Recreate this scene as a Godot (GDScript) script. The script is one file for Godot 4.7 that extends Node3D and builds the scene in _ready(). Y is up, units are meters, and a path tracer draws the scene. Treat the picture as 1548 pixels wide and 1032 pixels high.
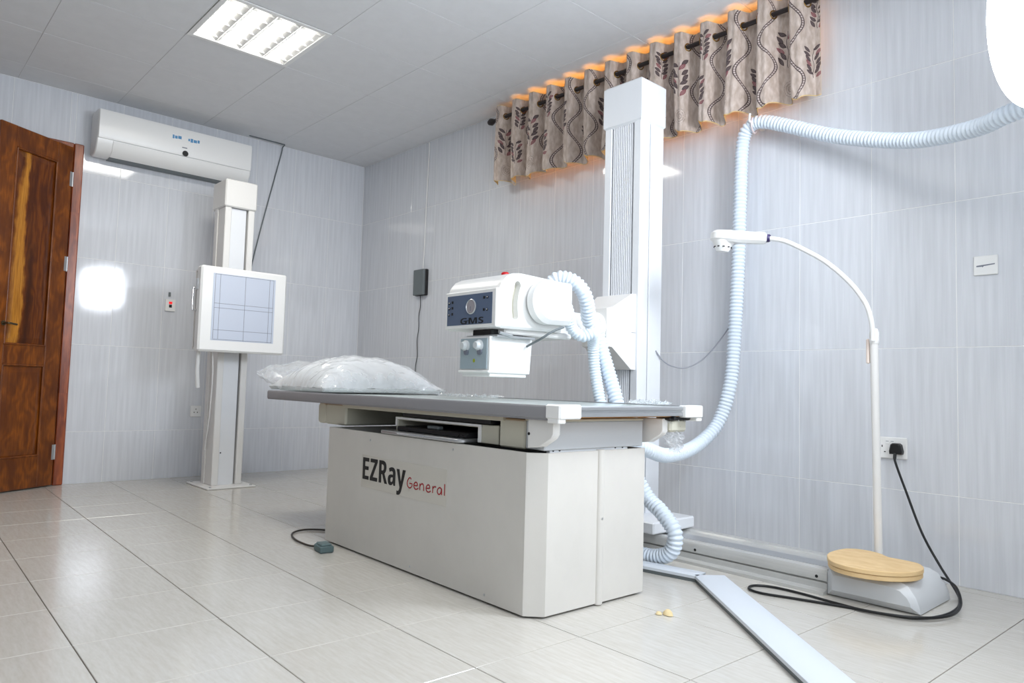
extends Node3D

# ------------------------------------------------------------------ mesh builder
class MB:
	var p := PackedVector3Array()
	var n := PackedVector3Array()
	var uv := PackedVector2Array()
	var ix := PackedInt32Array()
	func vert(a: Vector3, nn: Vector3, t := Vector2.ZERO) -> int:
		p.append(a); n.append(nn); uv.append(t)
		return p.size() - 1
	func face(pts: Array, out: Vector3) -> void:
		var nn := Vector3.ZERO
		for i in range(1, pts.size() - 1):
			nn += (pts[i] - pts[0]).cross(pts[i + 1] - pts[0])
		if nn.length() < 1e-12: return
		nn = nn.normalized()
		var rev := nn.dot(out) >= 0.0
		if not rev: nn = -nn
		var b := p.size()
		for q in pts: vert(q, nn, Vector2(q.x, q.y))
		for i in range(1, pts.size() - 1):
			if rev: ix.append_array([b, b + i + 1, b + i])
			else: ix.append_array([b, b + i, b + i + 1])
	# smooth grid; rows x cols of points with normals
	func grid(rows: int, cols: int, pts: PackedVector3Array, nor: PackedVector3Array, uvs := PackedVector2Array()) -> void:
		var b := p.size()
		p.append_array(pts); n.append_array(nor)
		if uvs.size() == pts.size(): uv.append_array(uvs)
		else:
			for i in pts.size(): uv.append(Vector2.ZERO)
		for r in rows - 1:
			for c in cols - 1:
				var a := b + r * cols + c
				var d := a + cols
				var fn := (p[a + 1] - p[a]).cross(p[d] - p[a]) + (p[d] - p[d + 1]).cross(p[a + 1] - p[d + 1])
				if fn.dot(n[a] + n[d + 1] + n[a + 1] + n[d]) >= 0.0: ix.append_array([a, d, a + 1, a + 1, d, d + 1])
				else: ix.append_array([a, a + 1, d, a + 1, d + 1, d])
	func box(c: Vector3, s: Vector3, bev := 0.0, t := Transform3D.IDENTITY) -> MB:
		var h := s * 0.5
		var b: float = minf(bev, minf(h.x, minf(h.y, h.z)) * 0.95)
		var k := h - Vector3(b, b, b)
		for a in 3:
			var a1 := (a + 1) % 3
			var a2 := (a + 2) % 3
			for sg in [-1.0, 1.0]:
				var o := Vector3.ZERO; o[a] = sg
				var f := []
				for q in [[-1, -1], [1, -1], [1, 1], [-1, 1]]:
					var w := Vector3.ZERO; w[a] = sg * h[a]; w[a1] = q[0] * k[a1]; w[a2] = q[1] * k[a2]
					f.append(t * (c + w))
				face(f, t.basis * o)
		if b > 0.0:
			for a in 3:
				var a1 := (a + 1) % 3
				var a2 := (a + 2) % 3
				for s1 in [-1.0, 1.0]:
					for s2 in [-1.0, 1.0]:
						var f := []
						for q in [[-1, 0], [1, 0], [1, 1], [-1, 1]]:
							var w := Vector3.ZERO; w[a] = q[0] * k[a]
							w[a1] = s1 * (h[a1] if q[1] == 0 else k[a1]); w[a2] = s2 * (k[a2] if q[1] == 0 else h[a2])
							f.append(t * (c + w))
						var o := Vector3.ZERO; o[a1] = s1; o[a2] = s2
						face(f, t.basis * o)
			for sx in [-1.0, 1.0]:
				for sy in [-1.0, 1.0]:
					for sz in [-1.0, 1.0]:
						var g := Vector3(sx, sy, sz)
						face([t * (c + g * Vector3(h.x, k.y, k.z)), t * (c + g * Vector3(k.x, h.y, k.z)), t * (c + g * Vector3(k.x, k.y, h.z))], t.basis * g)
		return self
	func lohi(a: Vector3, b: Vector3, bev := 0.0, t := Transform3D.IDENTITY) -> MB:
		return box((a + b) * 0.5, (b - a).abs(), bev, t)
	# polygon in local XY, extruded along local +Z
	func extrude(poly_in: PackedVector2Array, depth: float, t := Transform3D.IDENTITY, bev := 0.0) -> MB:
		var poly := poly_in.duplicate()
		if Geometry2D.is_polygon_clockwise(poly): poly.reverse()
		var m := poly.size()
		var area := 0.0
		for i in m: area += poly[i].cross(poly[(i + 1) % m])
		if area < 0.0: poly.reverse()
		var en := []
		for i in m:
			var e: Vector2 = (poly[(i + 1) % m] - poly[i]).normalized()
			en.append(Vector2(e.y, -e.x))
		var inset := PackedVector2Array()
		for i in m:
			var a: Vector2 = en[(i + m - 1) % m]
			var b: Vector2 = en[i]
			var mm := (a + b)
			var l := maxf(1.0 + a.dot(b), 0.3)
			inset.append(poly[i] - mm / l * bev)
		var tri := Geometry2D.triangulate_polygon(inset)
		if tri.is_empty():   # bevel wider than a short edge: shrink about the middle instead
			var lo := poly[0]; var hi := poly[0]
			for q in poly: lo = lo.min(q); hi = hi.max(q)
			var mid := (lo + hi) * 0.5; var half := (hi - lo) * 0.5
			for i in m: inset[i] = mid + (poly[i] - mid) * (half - Vector2(bev, bev)) / half
			tri = Geometry2D.triangulate_polygon(inset)
		for side in 2:
			var z := 0.0 if side == 0 else depth
			var nn := t.basis * Vector3(0, 0, -1 if side == 0 else 1)
			var b := p.size()
			for q in inset: vert(t * Vector3(q.x, q.y, z), nn, q)
			for i in range(0, tri.size(), 3):
				var x := tri[i]; var y := tri[i + 1]; var w := tri[i + 2]
				var cw := (inset[y] - inset[x]).cross(inset[w] - inset[x]) < 0.0
				if (cw == (side == 1)) != (t.basis.determinant() < 0.0): ix.append_array([b + x, b + y, b + w])
				else: ix.append_array([b + x, b + w, b + y])
		for i in m:
			var j := (i + 1) % m
			var nh: Vector2 = en[i]
			var n0: Vector2 = en[i]; var n1: Vector2 = en[i]
			var pv: Vector2 = en[(i + m - 1) % m]; var nx: Vector2 = en[j]
			if pv.dot(nh) > 0.8: n0 = (pv + nh).normalized()
			if nx.dot(nh) > 0.8: n1 = (nx + nh).normalized()
			var N0 := t.basis * Vector3(n0.x, n0.y, 0); var N1 := t.basis * Vector3(n1.x, n1.y, 0)
			grid(2, 2, PackedVector3Array([t * Vector3(poly[i].x, poly[i].y, bev), t * Vector3(poly[j].x, poly[j].y, bev), t * Vector3(poly[i].x, poly[i].y, depth - bev), t * Vector3(poly[j].x, poly[j].y, depth - bev)]), PackedVector3Array([N0, N1, N0, N1]))
			if bev > 0.0:
				for side in 2:
					var zi := 0.0 if side == 0 else depth
					var zo := bev if side == 0 else depth - bev
					var up := t.basis * Vector3(0, 0, -1 if side == 0 else 1)
					grid(2, 2, PackedVector3Array([t * Vector3(inset[i].x, inset[i].y, zi), t * Vector3(inset[j].x, inset[j].y, zi), t * Vector3(poly[i].x, poly[i].y, zo), t * Vector3(poly[j].x, poly[j].y, zo)]), PackedVector3Array([(N0 + up).normalized(), (N1 + up).normalized(), (N0 + up).normalized(), (N1 + up).normalized()]))
		return self
	# plate with one hole: bevelled outer edge on its far (+Z) face
	func holed(outer_in: PackedVector2Array, hole_in: PackedVector2Array, depth: float, t: Transform3D, bev: float) -> MB:
		var outer := outer_in.duplicate(); var hole := hole_in.duplicate()
		if Geometry2D.is_polygon_clockwise(outer) != Geometry2D.is_polygon_clockwise(PackedVector2Array([Vector2(0, 0), Vector2(1, 0), Vector2(1, 1)])): outer.reverse()
		var m := outer.size()
		var mid := Vector2.ZERO
		for q in outer: mid += q / m
		var ins := PackedVector2Array(); var en := []
		for i in m:
			var e: Vector2 = (outer[(i + 1) % m] - outer[i]).normalized()
			en.append(Vector2(e.y, -e.x))
		for i in m:
			var a: Vector2 = en[(i + m - 1) % m]; var b: Vector2 = en[i]
			ins.append(outer[i] - (a + b) / maxf(1.0 + a.dot(b), 0.3) * bev)
		for i in m:
			var j := (i + 1) % m
			var nn := t.basis * Vector3(en[i].x, en[i].y, 0); var up := t.basis * Vector3(0, 0, 1)
			face([t * Vector3(outer[i].x, outer[i].y, 0), t * Vector3(outer[j].x, outer[j].y, 0), t * Vector3(outer[j].x, outer[j].y, depth - bev), t * Vector3(outer[i].x, outer[i].y, depth - bev)], nn)
			face([t * Vector3(outer[i].x, outer[i].y, depth - bev), t * Vector3(outer[j].x, outer[j].y, depth - bev), t * Vector3(ins[j].x, ins[j].y, depth), t * Vector3(ins[i].x, ins[i].y, depth)], nn + up)
		var hm := hole.size(); var hc := Vector2.ZERO
		for q in hole: hc += q / hm
		for i in hm:
			var j := (i + 1) % hm
			var o := t.basis * Vector3(hc.x - hole[i].x, hc.y - hole[i].y, 0)
			face([t * Vector3(hole[i].x, hole[i].y, 0), t * Vector3(hole[j].x, hole[j].y, 0), t * Vector3(hole[j].x, hole[j].y, depth), t * Vector3(hole[i].x, hole[i].y, depth)], o)
		if Geometry2D.is_polygon_clockwise(hole) == Geometry2D.is_polygon_clockwise(ins): hole.reverse()
		var bi := 0; var bj := 0; var best := 1e9
		for i in m:
			for j in hm:
				var d := ins[i].distance_to(hole[j])
				if d < best: best = d; bi = i; bj = j
		var key := PackedVector2Array()
		for i in m + 1: key.append(ins[(bi + i) % m])
		for j in hm + 1: key.append(hole[(bj + j) % hm])
		key[m] += Vector2(0.00002, 0.00003); key[m + 1 + hm] += Vector2(0.00002, 0.00003)
		var tri := Geometry2D.triangulate_polygon(key)
		for i in range(0, tri.size(), 3):
			face([t * Vector3(key[tri[i]].x, key[tri[i]].y, depth), t * Vector3(key[tri[i + 1]].x, key[tri[i + 1]].y, depth), t * Vector3(key[tri[i + 2]].x, key[tri[i + 2]].y, depth)], t.basis * Vector3(0, 0, 1))
		return self
	# tube along a path; rad: float or array of one radius per point; ribs handled by the caller
	func tube(path: Array, rad, sides := 12, caps := true, squash := 1.0) -> MB:
		var m := path.size()
		var pts := PackedVector3Array(); var nor := PackedVector3Array()
		var tprev: Vector3 = (path[1] - path[0]).normalized()
		var up := Vector3.UP if absf(tprev.y) < 0.9 else Vector3.RIGHT
		var a := tprev.cross(up).normalized()
		var ends := []
		for i in m:
			var tg: Vector3
			if i == 0: tg = path[1] - path[0]
			elif i == m - 1: tg = path[m - 1] - path[m - 2]
			else: tg = path[i + 1] - path[i - 1]
			tg = tg.normalized()
			a = (a - tg * a.dot(tg)).normalized()
			var b := tg.cross(a)
			var r: float = rad[i] if rad is Array or rad is PackedFloat32Array else rad
			var ring := []
			var slope := 0.0
			if rad is Array and i > 0 and i < m - 1:
				slope = (rad[i + 1] - rad[i - 1]) / maxf(path[i + 1].distance_to(path[i - 1]), 1e-6)
			for k in sides + 1:
				var th := TAU * k / sides
				var d := a * cos(th) + b * sin(th) * squash
				pts.append(path[i] + d * r); nor.append((d - tg * slope).normalized())
				if k < sides: ring.append(path[i] + d * r)
			if i == 0: ends.append([ring, -tg])
			if i == m - 1: ends.append([ring, tg])
		grid(m, sides + 1, pts, nor)
		if caps:
			for e in ends: face(e[0], e[1])
		return self
	func hose(path: Array, r: float, depth: float, pitch: float, sides := 16) -> MB:
		var L := 0.0
		for i in path.size() - 1: L += path[i].distance_to(path[i + 1])
		var steps := int(L / pitch * 6.0)
		var pts := []; var rr := []
		var seg := 0; var acc := 0.0
		for k in steps + 1:
			var d := L * k / steps
			while seg < path.size() - 2 and acc + path[seg].distance_to(path[seg + 1]) < d:
				acc += path[seg].distance_to(path[seg + 1]); seg += 1
			var sl: float = path[seg].distance_to(path[seg + 1])
			pts.append(path[seg].lerp(path[seg + 1], clampf((d - acc) / sl, 0.0, 1.0)))
			rr.append(r - depth * [0.0, 0.12, 0.6, 1.0, 0.6, 0.12][k % 6])
		return tube(pts, rr, sides)
	# profile of (radius, height) turned about local Y
	func lathe(prof: Array, t := Transform3D.IDENTITY, sides := 32) -> MB:
		for i in prof.size() - 1:
			var a: Vector2 = prof[i]; var b: Vector2 = prof[i + 1]
			if a.distance_to(b) < 1e-6: continue
			var e := (b - a).normalized()
			var nn := Vector2(e.y, -e.x)
			var n0 := nn; var n1 := nn
			if i > 0:
				var e2: Vector2 = (prof[i] - prof[i - 1]).normalized()
				if e2.dot(e) > 0.75: n0 = (nn + Vector2(e2.y, -e2.x)).normalized()
			if i < prof.size() - 2:
				var e3: Vector2 = (prof[i + 2] - prof[i + 1]).normalized()
				if e3.dot(e) > 0.75: n1 = (nn + Vector2(e3.y, -e3.x)).normalized()
			var pts := PackedVector3Array(); var nor := PackedVector3Array()
			for row in 2:
				var q := a if row == 0 else b
				var w := n0 if row == 0 else n1
				for k in sides + 1:
					var th := TAU * k / sides
					pts.append(t * Vector3(q.x * cos(th), q.y, q.x * sin(th)))
					nor.append((t.basis * Vector3(w.x * cos(th), w.y, w.x * sin(th))).normalized())
			grid(2, sides + 1, pts, nor)
		return self
	func mesh() -> ArrayMesh:
		var arr := []
		arr.resize(Mesh.ARRAY_MAX)
		arr[Mesh.ARRAY_VERTEX] = p; arr[Mesh.ARRAY_NORMAL] = n; arr[Mesh.ARRAY_TEX_UV] = uv; arr[Mesh.ARRAY_INDEX] = ix
		var am := ArrayMesh.new()
		am.add_surface_from_arrays(Mesh.PRIMITIVE_TRIANGLES, arr)
		return am

# ------------------------------------------------------------------ scene helpers
var M := {}
var names := {}
var rng := RandomNumberGenerator.new()

func v(x: float, y: float, z: float) -> Vector3: return Vector3(x, y, z)
func mb() -> MB: return MB.new()

func numbered(s: String) -> String:
	var k: int = names.get(s, 0)
	names[s] = k + 1
	return s if k == 0 else "%s_%03d" % [s, k]

func thing(called: String, label: String, category: String, at := Vector3.ZERO, turn := 0.0, group := "") -> Node3D:
	var o := Node3D.new()
	o.name = numbered(called)
	add_child(o)
	o.position = at
	o.rotation.y = turn
	tag(o, label, category, group)
	return o

func tag(o: Node, label: String, category: String, group := "") -> void:
	o.set_meta("label", label); o.set_meta("category", category)
	if group != "": o.set_meta("group", group)

func part(b: MB, called: String, m: Material, parent: Node3D, label := "") -> MeshInstance3D:
	return part_mesh(b.mesh(), called, m, parent, label)

func part_mesh(ms: Mesh, called: String, m: Material, parent: Node3D, label := "") -> MeshInstance3D:
	var o := MeshInstance3D.new()
	o.mesh = ms
	o.material_override = m
	o.name = called
	o.cast_shadow = GeometryInstance3D.SHADOW_CASTING_SETTING_ON
	parent.add_child(o, true)
	if label != "": o.set_meta("label", label)
	return o

# a thing that is one mesh, authored in world coordinates around 'at'
func solo(b: MB, called: String, m: Material, at: Vector3, label: String, category: String, group := "") -> MeshInstance3D:
	for i in b.p.size(): b.p[i] -= at
	var o := part_mesh(b.mesh(), numbered(called), m, self)
	o.position = at
	tag(o, label, category, group)
	return o

func structure(b: MB, called: String, m: Material) -> MeshInstance3D:
	var o := part_mesh(b.mesh(), called, m, self)
	o.set_meta("kind", "structure")
	return o

func mat(c: Color, rough := 0.5, metal := 0.0, spec := 0.5) -> StandardMaterial3D:
	var m := StandardMaterial3D.new()
	m.albedo_color = c
	m.roughness = rough
	m.metallic = metal
	m.metallic_specular = spec
	return m

func smooth_path(pts: Array, per := 8) -> Array:
	var out := []
	var m := pts.size()
	for i in m - 1:
		var a: Vector3 = pts[maxi(i - 1, 0)]; var b: Vector3 = pts[i]; var c: Vector3 = pts[i + 1]; var d: Vector3 = pts[mini(i + 2, m - 1)]
		for k in per:
			var t := float(k) / per
			out.append(0.5 * ((2.0 * b) + (c - a) * t + (2.0 * a - 5.0 * b + 4.0 * c - d) * t * t + (3.0 * b - a - 3.0 * c + d) * t * t * t))
	out.append(pts[m - 1])
	return out

func circle2(cx: float, cy: float, rx: float, ry: float, k := 32) -> PackedVector2Array:
	var o := PackedVector2Array()
	for i in k: o.append(Vector2(cx + rx * cos(TAU * i / k), cy + ry * sin(TAU * i / k)))
	return o

func rrect2(x0: float, y0: float, x1: float, y1: float, r: float, k := 5) -> PackedVector2Array:
	var o := PackedVector2Array()
	for q in [[x1 - r, y1 - r, 0.0], [x0 + r, y1 - r, 0.25], [x0 + r, y0 + r, 0.5], [x1 - r, y0 + r, 0.75]]:
		for i in k + 1:
			var th: float = TAU * (q[2] + 0.25 * i / k)
			o.append(Vector2(q[0] + r * cos(th), q[1] + r * sin(th)))
	return o

# frame whose local X, Y, Z point along the given axes
func axes(x: Vector3, y: Vector3, z: Vector3, o: Vector3) -> Transform3D: return Transform3D(Basis(x, y, z), o)

func streaks(seed_: int, base: Color, amp: float, fu: float, fv: float, fine := 0.35, tint := Color(0.5, 0.5, 0.5)) -> ImageTexture:
	var a := FastNoiseLite.new(); a.seed = seed_; a.frequency = 1.0; a.fractal_octaves = 3
	var b := FastNoiseLite.new(); b.seed = seed_ + 7; b.frequency = 1.0; b.fractal_octaves = 2
	var im := Image.create(256, 256, false, Image.FORMAT_RGB8)
	for y in 256:
		for x in 256:
			var t := a.get_noise_2d(x / 256.0 * fu, y / 256.0 * fv) + fine * b.get_noise_2d(x / 256.0 * fu * 4.0, y / 256.0 * fv * 2.5)
			var g := t * amp
			im.set_pixel(x, y, Color(base.r + g * (0.5 + tint.r), base.g + g * (0.5 + tint.g), base.b + g * (0.5 + tint.b)))
	im.generate_mipmaps()
	return ImageTexture.create_from_image(im)

func tri_mat(tex: Texture2D, rough: float, scale: Vector3, off := Vector3(0.5, 0.5, 0.5)) -> StandardMaterial3D:
	var m := mat(Color.WHITE, rough)
	m.albedo_texture = tex
	m.uv1_triplanar = true
	m.uv1_scale = scale
	m.uv1_offset = off
	return m

func wood_tex(seed_: int, dark: Color, mid: Color, light: Color, sap: bool) -> ImageTexture:
	var a := FastNoiseLite.new(); a.seed = seed_; a.frequency = 1.0; a.fractal_octaves = 4
	var im := Image.create(192, 512, false, Image.FORMAT_RGB8)
	for y in 512:
		for x in 192:
			var uu := x / 192.0; var vv := y / 512.0
			var warp := a.get_noise_2d(uu * 1.5, vv * 2.0) * 0.35
			var ring := 0.5 + 0.5 * sin((uu + warp) * 38.0)
			var fib := a.get_noise_2d(uu * 60.0 + 5.0, vv * 5.0)
			var c := dark.lerp(mid, clampf(0.35 + 0.4 * ring + 0.45 * fib, 0.0, 1.0))
			var blot := a.get_noise_2d(uu * 4.0 + 30.0, vv * 3.0)
			c = c.lerp(dark, clampf(blot * 1.6, 0.0, 0.7))
			if sap:
				var wv := 0.05 * sin(vv * 6.0) + 0.05 * a.get_noise_2d(uu * 3.0, vv * 9.0)
				var edge := 0.60 + wv + 0.06 * vv
				var top := 0.14 + 0.16 * clampf(vv * 1.6, 0.0, 1.0)
				var s := clampf((uu - edge) * 16.0, 0.0, 1.0) * clampf((edge + top + 0.05 - uu) * 12.0, 0.0, 1.0)
				c = c.lerp(light, s * 0.85 * (0.8 + 0.4 * fib))
				var s2 := clampf((edge - uu) * 12.0, 0.0, 1.0) * clampf((uu - edge + 0.24) * 8.0, 0.0, 1.0)
				c = c.lerp(dark * 0.75, s2 * clampf(vv * 1.8 - 0.5, 0.0, 0.75))
			im.set_pixel(x, y, c)
	im.generate_mipmaps()
	return ImageTexture.create_from_image(im)

# printed cloth of the valance: one repeat is 0.42 m of cloth wide, the whole drop high
func cloth_tex() -> ImageTexture:
	var W := 512; var H := 640
	var im := Image.create(W, H, false, Image.FORMAT_RGB8)
	var nz := FastNoiseLite.new(); nz.seed = 4; nz.frequency = 0.02; nz.fractal_octaves = 3
	var base := Color(0.70, 0.63, 0.58); var dark := Color(0.20, 0.14, 0.14); var pale := Color(0.80, 0.74, 0.70)
	for y in H:
		for x in W:
			var t := nz.get_noise_2d(x * 1.5, y * 0.6)
			var c := base.lerp(pale, clampf(0.4 + t, 0.0, 1.0))
			c = c * (1.0 + 0.035 * sin(x * 1.9) * sin(y * 1.9))
			for w in 2:
				var cx := (130.0 if w == 0 else 390.0) + (52.0 if w == 0 else -48.0) * sin(y * TAU / 330.0 + 0.6 * w)
				for o in [-8.0, 8.0]:
					var d := absf(x - cx - o)
					if d < 3.6: c = c.lerp(dark, clampf(3.6 - d, 0.0, 1.0) * 0.9)
				if absf(x - cx) < 5.0: c = c.lerp(Color(0.82, 0.78, 0.76) if int(y / 7.0) % 2 == 0 else Color(0.45, 0.37, 0.36), 0.7)
			im.set_pixel(x, y, c)
	var leaves := []
	var r2 := RandomNumberGenerator.new(); r2.seed = 11
	for cl in [[255, 300, 1.0], [20, 150, 0.8], [500, 440, 0.8]]:
		for k in 13:
			var sy := -105.0 + 200.0 * k / 12.0
			leaves.append([cl[0] + (22.0 + r2.randf() * 26.0) * (1 if k % 2 == 0 else -1) * cl[2], cl[1] + sy * cl[2], (0.5 + 0.5 * r2.randf()) * (1 if k % 2 == 0 else -1), 31.0 * cl[2], 12.5 * cl[2], k % 5 == 2])
		for yy in range(-100, 120):
			for dx in 3: im.set_pixel(posmod(int(cl[0] + 5.0 * sin(yy * 0.05)) + dx, W), clampi(cl[1] + int(yy * cl[2]), 0, H - 1), dark)
	for l in leaves:
		for y in range(int(l[1]) - 36, int(l[1]) + 37):
			if y < 0 or y >= H: continue
			for x in range(int(l[0]) - 36, int(l[0]) + 37):
				var q := Vector2(x - l[0], y - l[1]).rotated(l[2])
				var e: float = absf(q.y) / l[4] + (q.x / l[3]) * (q.x / l[3])
				if e < 1.0: im.set_pixel(posmod(x, W), y, (Color(0.50, 0.26, 0.28) if l[5] else Color(0.24, 0.18, 0.18)) if e > 0.62 or absf(q.y) < 1.2 else (Color(0.58, 0.42, 0.42) if l[5] else Color(0.38, 0.32, 0.32)))
	for k in 170:   # stitched medallion near the hem
		var th := r2.randf() * TAU; var rr: float = [12.0, 24.0, 36.0][k % 3]
		for dx in 3:
			for dy in 3: im.set_pixel(posmod(int(262 + rr * cos(th)) + dx, W), clampi(int(548 + rr * 1.3 * sin(th)) + dy, 0, H - 1), Color(0.50, 0.45, 0.42))
	im.generate_mipmaps()
	return ImageTexture.create_from_image(im)

func area_light(called: String, parent: Node3D, t: Transform3D, size: Vector2, energy: float, c: Color) -> void:
	var l := AreaLight3D.new()
	l.name = called
	l.area_size = size
	l.area_normalize_energy = true
	l.light_energy = energy
	l.light_color = c
	l.area_range = 14.0
	l.area_attenuation = 2.0
	l.shadow_enabled = true
	parent.add_child(l)
	l.transform = t

func text(s: String, h: float, depth: float, weight := 400) -> TextMesh:
	var f := SystemFont.new()
	f.font_names = PackedStringArray(["Droid Sans"])
	f.font_weight = weight
	var t := TextMesh.new()
	t.text = s
	t.font = f
	t.font_size = 64
	t.pixel_size = h / 46.0
	t.depth = depth
	t.curve_step = 1.0
	return t

# ------------------------------------------------------------------ dimensions
const CEIL := 2.7236
const RX := 6.6
const RZ := 4.5
const TO := Vector3(4.048, 0.0, 1.681)   # near corner of the table cabinet
const TA := -0.0245

func _ready() -> void:
	rng.seed = 20240611
	# ---------------- camera
	var cam := Camera3D.new()
	cam.name = "camera"
	add_child(cam)
	var yaw := -0.8306; var pitch := 0.0624; var roll := 0.0274
	var fwd := v(sin(yaw) * cos(pitch), sin(pitch), -cos(yaw) * cos(pitch))
	var rgt := v(cos(yaw), 0.0, sin(yaw))
	var upv := rgt.cross(fwd)
	var r2 := rgt * cos(roll) + upv * sin(roll)
	var u2 := upv * cos(roll) - rgt * sin(roll)
	cam.transform = Transform3D(Basis(r2, u2, -fwd), v(5.723, 0.7546, 3.3348))
	cam.fov = rad_to_deg(2.0 * atan(516.0 / 1083.555))
	cam.near = 0.05
	cam.far = 60.0
	cam.current = true
	# ---------------- environment and exposure
	var env := Environment.new()
	env.background_mode = Environment.BG_COLOR
	env.background_color = Color(0.55, 0.6, 0.66)
	env.tonemap_mode = Environment.TONE_MAPPER_LINEAR
	env.tonemap_exposure = 1.04
	env.sdfgi_enabled = true
	env.ssao_enabled = true
	env.ssil_enabled = true
	var we := WorldEnvironment.new()
	we.name = "world_environment"
	we.environment = env
	add_child(we)
	# ---------------- large lights
	materials()
	studio_light()
	side_window()
	# ---------------- setting
	room()
	print("room built")
	window_and_valance()
	door()
	# ---------------- objects
	ceiling_lamp(v(0.8778 + 0.9, CEIL, 0.2532 + 1.5), "recessed square ceiling light above the middle of the room near the air conditioner", 2.1)
	ceiling_lamp(v(0.8778 + 4.5, CEIL, 0.2532 + 1.5), "added unseen ceiling light raising the room light near the softbox", 1.0)  # out of view, added to lift the ambient light
	air_conditioner()
	bucky_stand()
	xray_table()
	tube_stand()
	floor_rail()
	hoses()
	exam_lamp()
	small_things()
	pillow()
	print("all built")

func materials() -> void:
	for k in 4:
		M["wall%d" % k] = tri_mat(streaks(30 + k, Color(0.85, 0.86, 0.882), 0.032, 22.0, 1.0), 0.07, v(1.5, 1.5, 1.5))
		M["floor%d" % k] = tri_mat(streaks(60 + k, Color(0.80, 0.785, 0.755), 0.03, 2.6, 24.0, 0.5, Color(0.35, 0.5, 0.7)), 0.14, v(2.2, 2.2, 2.2))
		M["ceil%d" % k] = tri_mat(streaks(90 + k, Color(0.885, 0.89, 0.90), 0.010, 5.0, 5.0), 0.85, v(1.5, 1.5, 1.5))
	M.grout_wall = mat(Color(0.95, 0.95, 0.945), 0.8)
	M.grout_floor = mat(Color(0.50, 0.45, 0.40), 0.9)
	M.plaster = mat(Color(0.84, 0.84, 0.84), 0.9)
	M.ceil_gap = mat(Color(0.50, 0.50, 0.50), 0.9)
	M.paint = mat(Color(0.90, 0.895, 0.885), 0.38)
	M.paint_cool = mat(Color(0.90, 0.91, 0.925), 0.35)
	M.cabinet = tri_mat(streaks(120, Color(0.83, 0.818, 0.795), 0.012, 6.0, 6.0), 0.42, v(0.6, 0.6, 0.6))
	M.frame_beige = mat(Color(0.78, 0.77, 0.71), 0.45)
	M.plastic_white = mat(Color(0.93, 0.93, 0.925), 0.3)
	M.black = mat(Color(0.03, 0.03, 0.035), 0.5)
	M.dark = mat(Color(0.09, 0.09, 0.10), 0.6)
	M.alu = mat(Color(0.78, 0.79, 0.80), 0.32, 0.85)
	M.alu_dull = tri_mat(streaks(133, Color(0.80, 0.80, 0.79), 0.03, 1.5, 30.0), 0.42, v(1.2, 3.0, 3.0))
	M.alu_dull.metallic = 0.4
	M.side_rail = mat(Color(0.60, 0.60, 0.615), 0.4, 0.3)
	M.chrome = mat(Color(0.85, 0.85, 0.86), 0.12, 1.0)
	M.hose = mat(Color(0.875, 0.915, 0.955), 0.4)
	M.rubber = mat(Color(0.035, 0.04, 0.05), 0.45)
	M.rod = mat(Color(0.10, 0.06, 0.06), 0.35)
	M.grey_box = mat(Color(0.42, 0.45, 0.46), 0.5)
	M.panel_blue = mat(Color(0.34, 0.40, 0.50), 0.3)
	M.col_grey = mat(Color(0.62, 0.68, 0.71), 0.35)
	M.red = mat(Color(0.75, 0.05, 0.08), 0.35)
	M.wood_edge = mat(Color(0.80, 0.58, 0.34), 0.6)
	M.tabletop = mat(Color(0.76, 0.80, 0.79), 0.22)
	M.door = tri_mat(wood_tex(3, Color(0.33, 0.15, 0.02), Color(0.58, 0.32, 0.07), Color(0.8, 0.5, 0.2), false), 0.28, v(2.2, 1.0, 2.2))
	M.door_frame = tri_mat(wood_tex(9, Color(0.42, 0.17, 0.07), Color(0.70, 0.36, 0.16), Color(0.8, 0.5, 0.2), false), 0.3, v(3.0, 0.8, 3.0))
	M.door_panel = tri_mat(wood_tex(5, Color(0.27, 0.11, 0.015), Color(0.50, 0.26, 0.05), Color(0.86, 0.60, 0.22), true), 0.25, v(1.0 / 0.30, 1.0 / 1.27, 3.0))
	M.ply = tri_mat(streaks(140, Color(0.90, 0.77, 0.57), 0.05, 3.0, 9.0, 0.5, Color(0.3, 0.5, 0.7)), 0.6, v(2.0, 2.0, 2.0))
	M.lid = mat(Color(0.85, 0.875, 0.905), 0.4)
	M.wall_plain = mat(Color(0.70, 0.70, 0.70), 0.9)
	M.inner = mat(Color(0.26, 0.26, 0.27), 0.6)  # dark tone standing for the shade inside the table cabinet
	M.brass = mat(Color(0.42, 0.38, 0.30), 0.3, 0.9)
	M.cloth = mat(Color.WHITE, 0.55)
	M.cloth.albedo_texture = cloth_tex()
	M.cloth.cull_mode = BaseMaterial3D.CULL_DISABLED
	M.cloth.rim_enabled = true
	M.cloth.rim = 0.3
	M.lining = mat(Color(0.86, 0.76, 0.55), 0.8)
	M.lining.backlight_enabled = true
	M.lining.backlight = Color(0.25, 0.2, 0.12)
	M.clear_film = mat(Color(0.815, 0.80, 0.765), 0.25)
	M.ink = mat(Color(0.04, 0.05, 0.06), 0.5)
	M.ink_red = mat(Color(0.62, 0.04, 0.09), 0.5)
	M.ink_blue = mat(Color(0.32, 0.56, 0.74), 0.5)
	M.ink_grey = mat(Color(0.45, 0.47, 0.52), 0.5)
	M.screen = mat(Color(0.77, 0.80, 0.86), 0.4)

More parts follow.
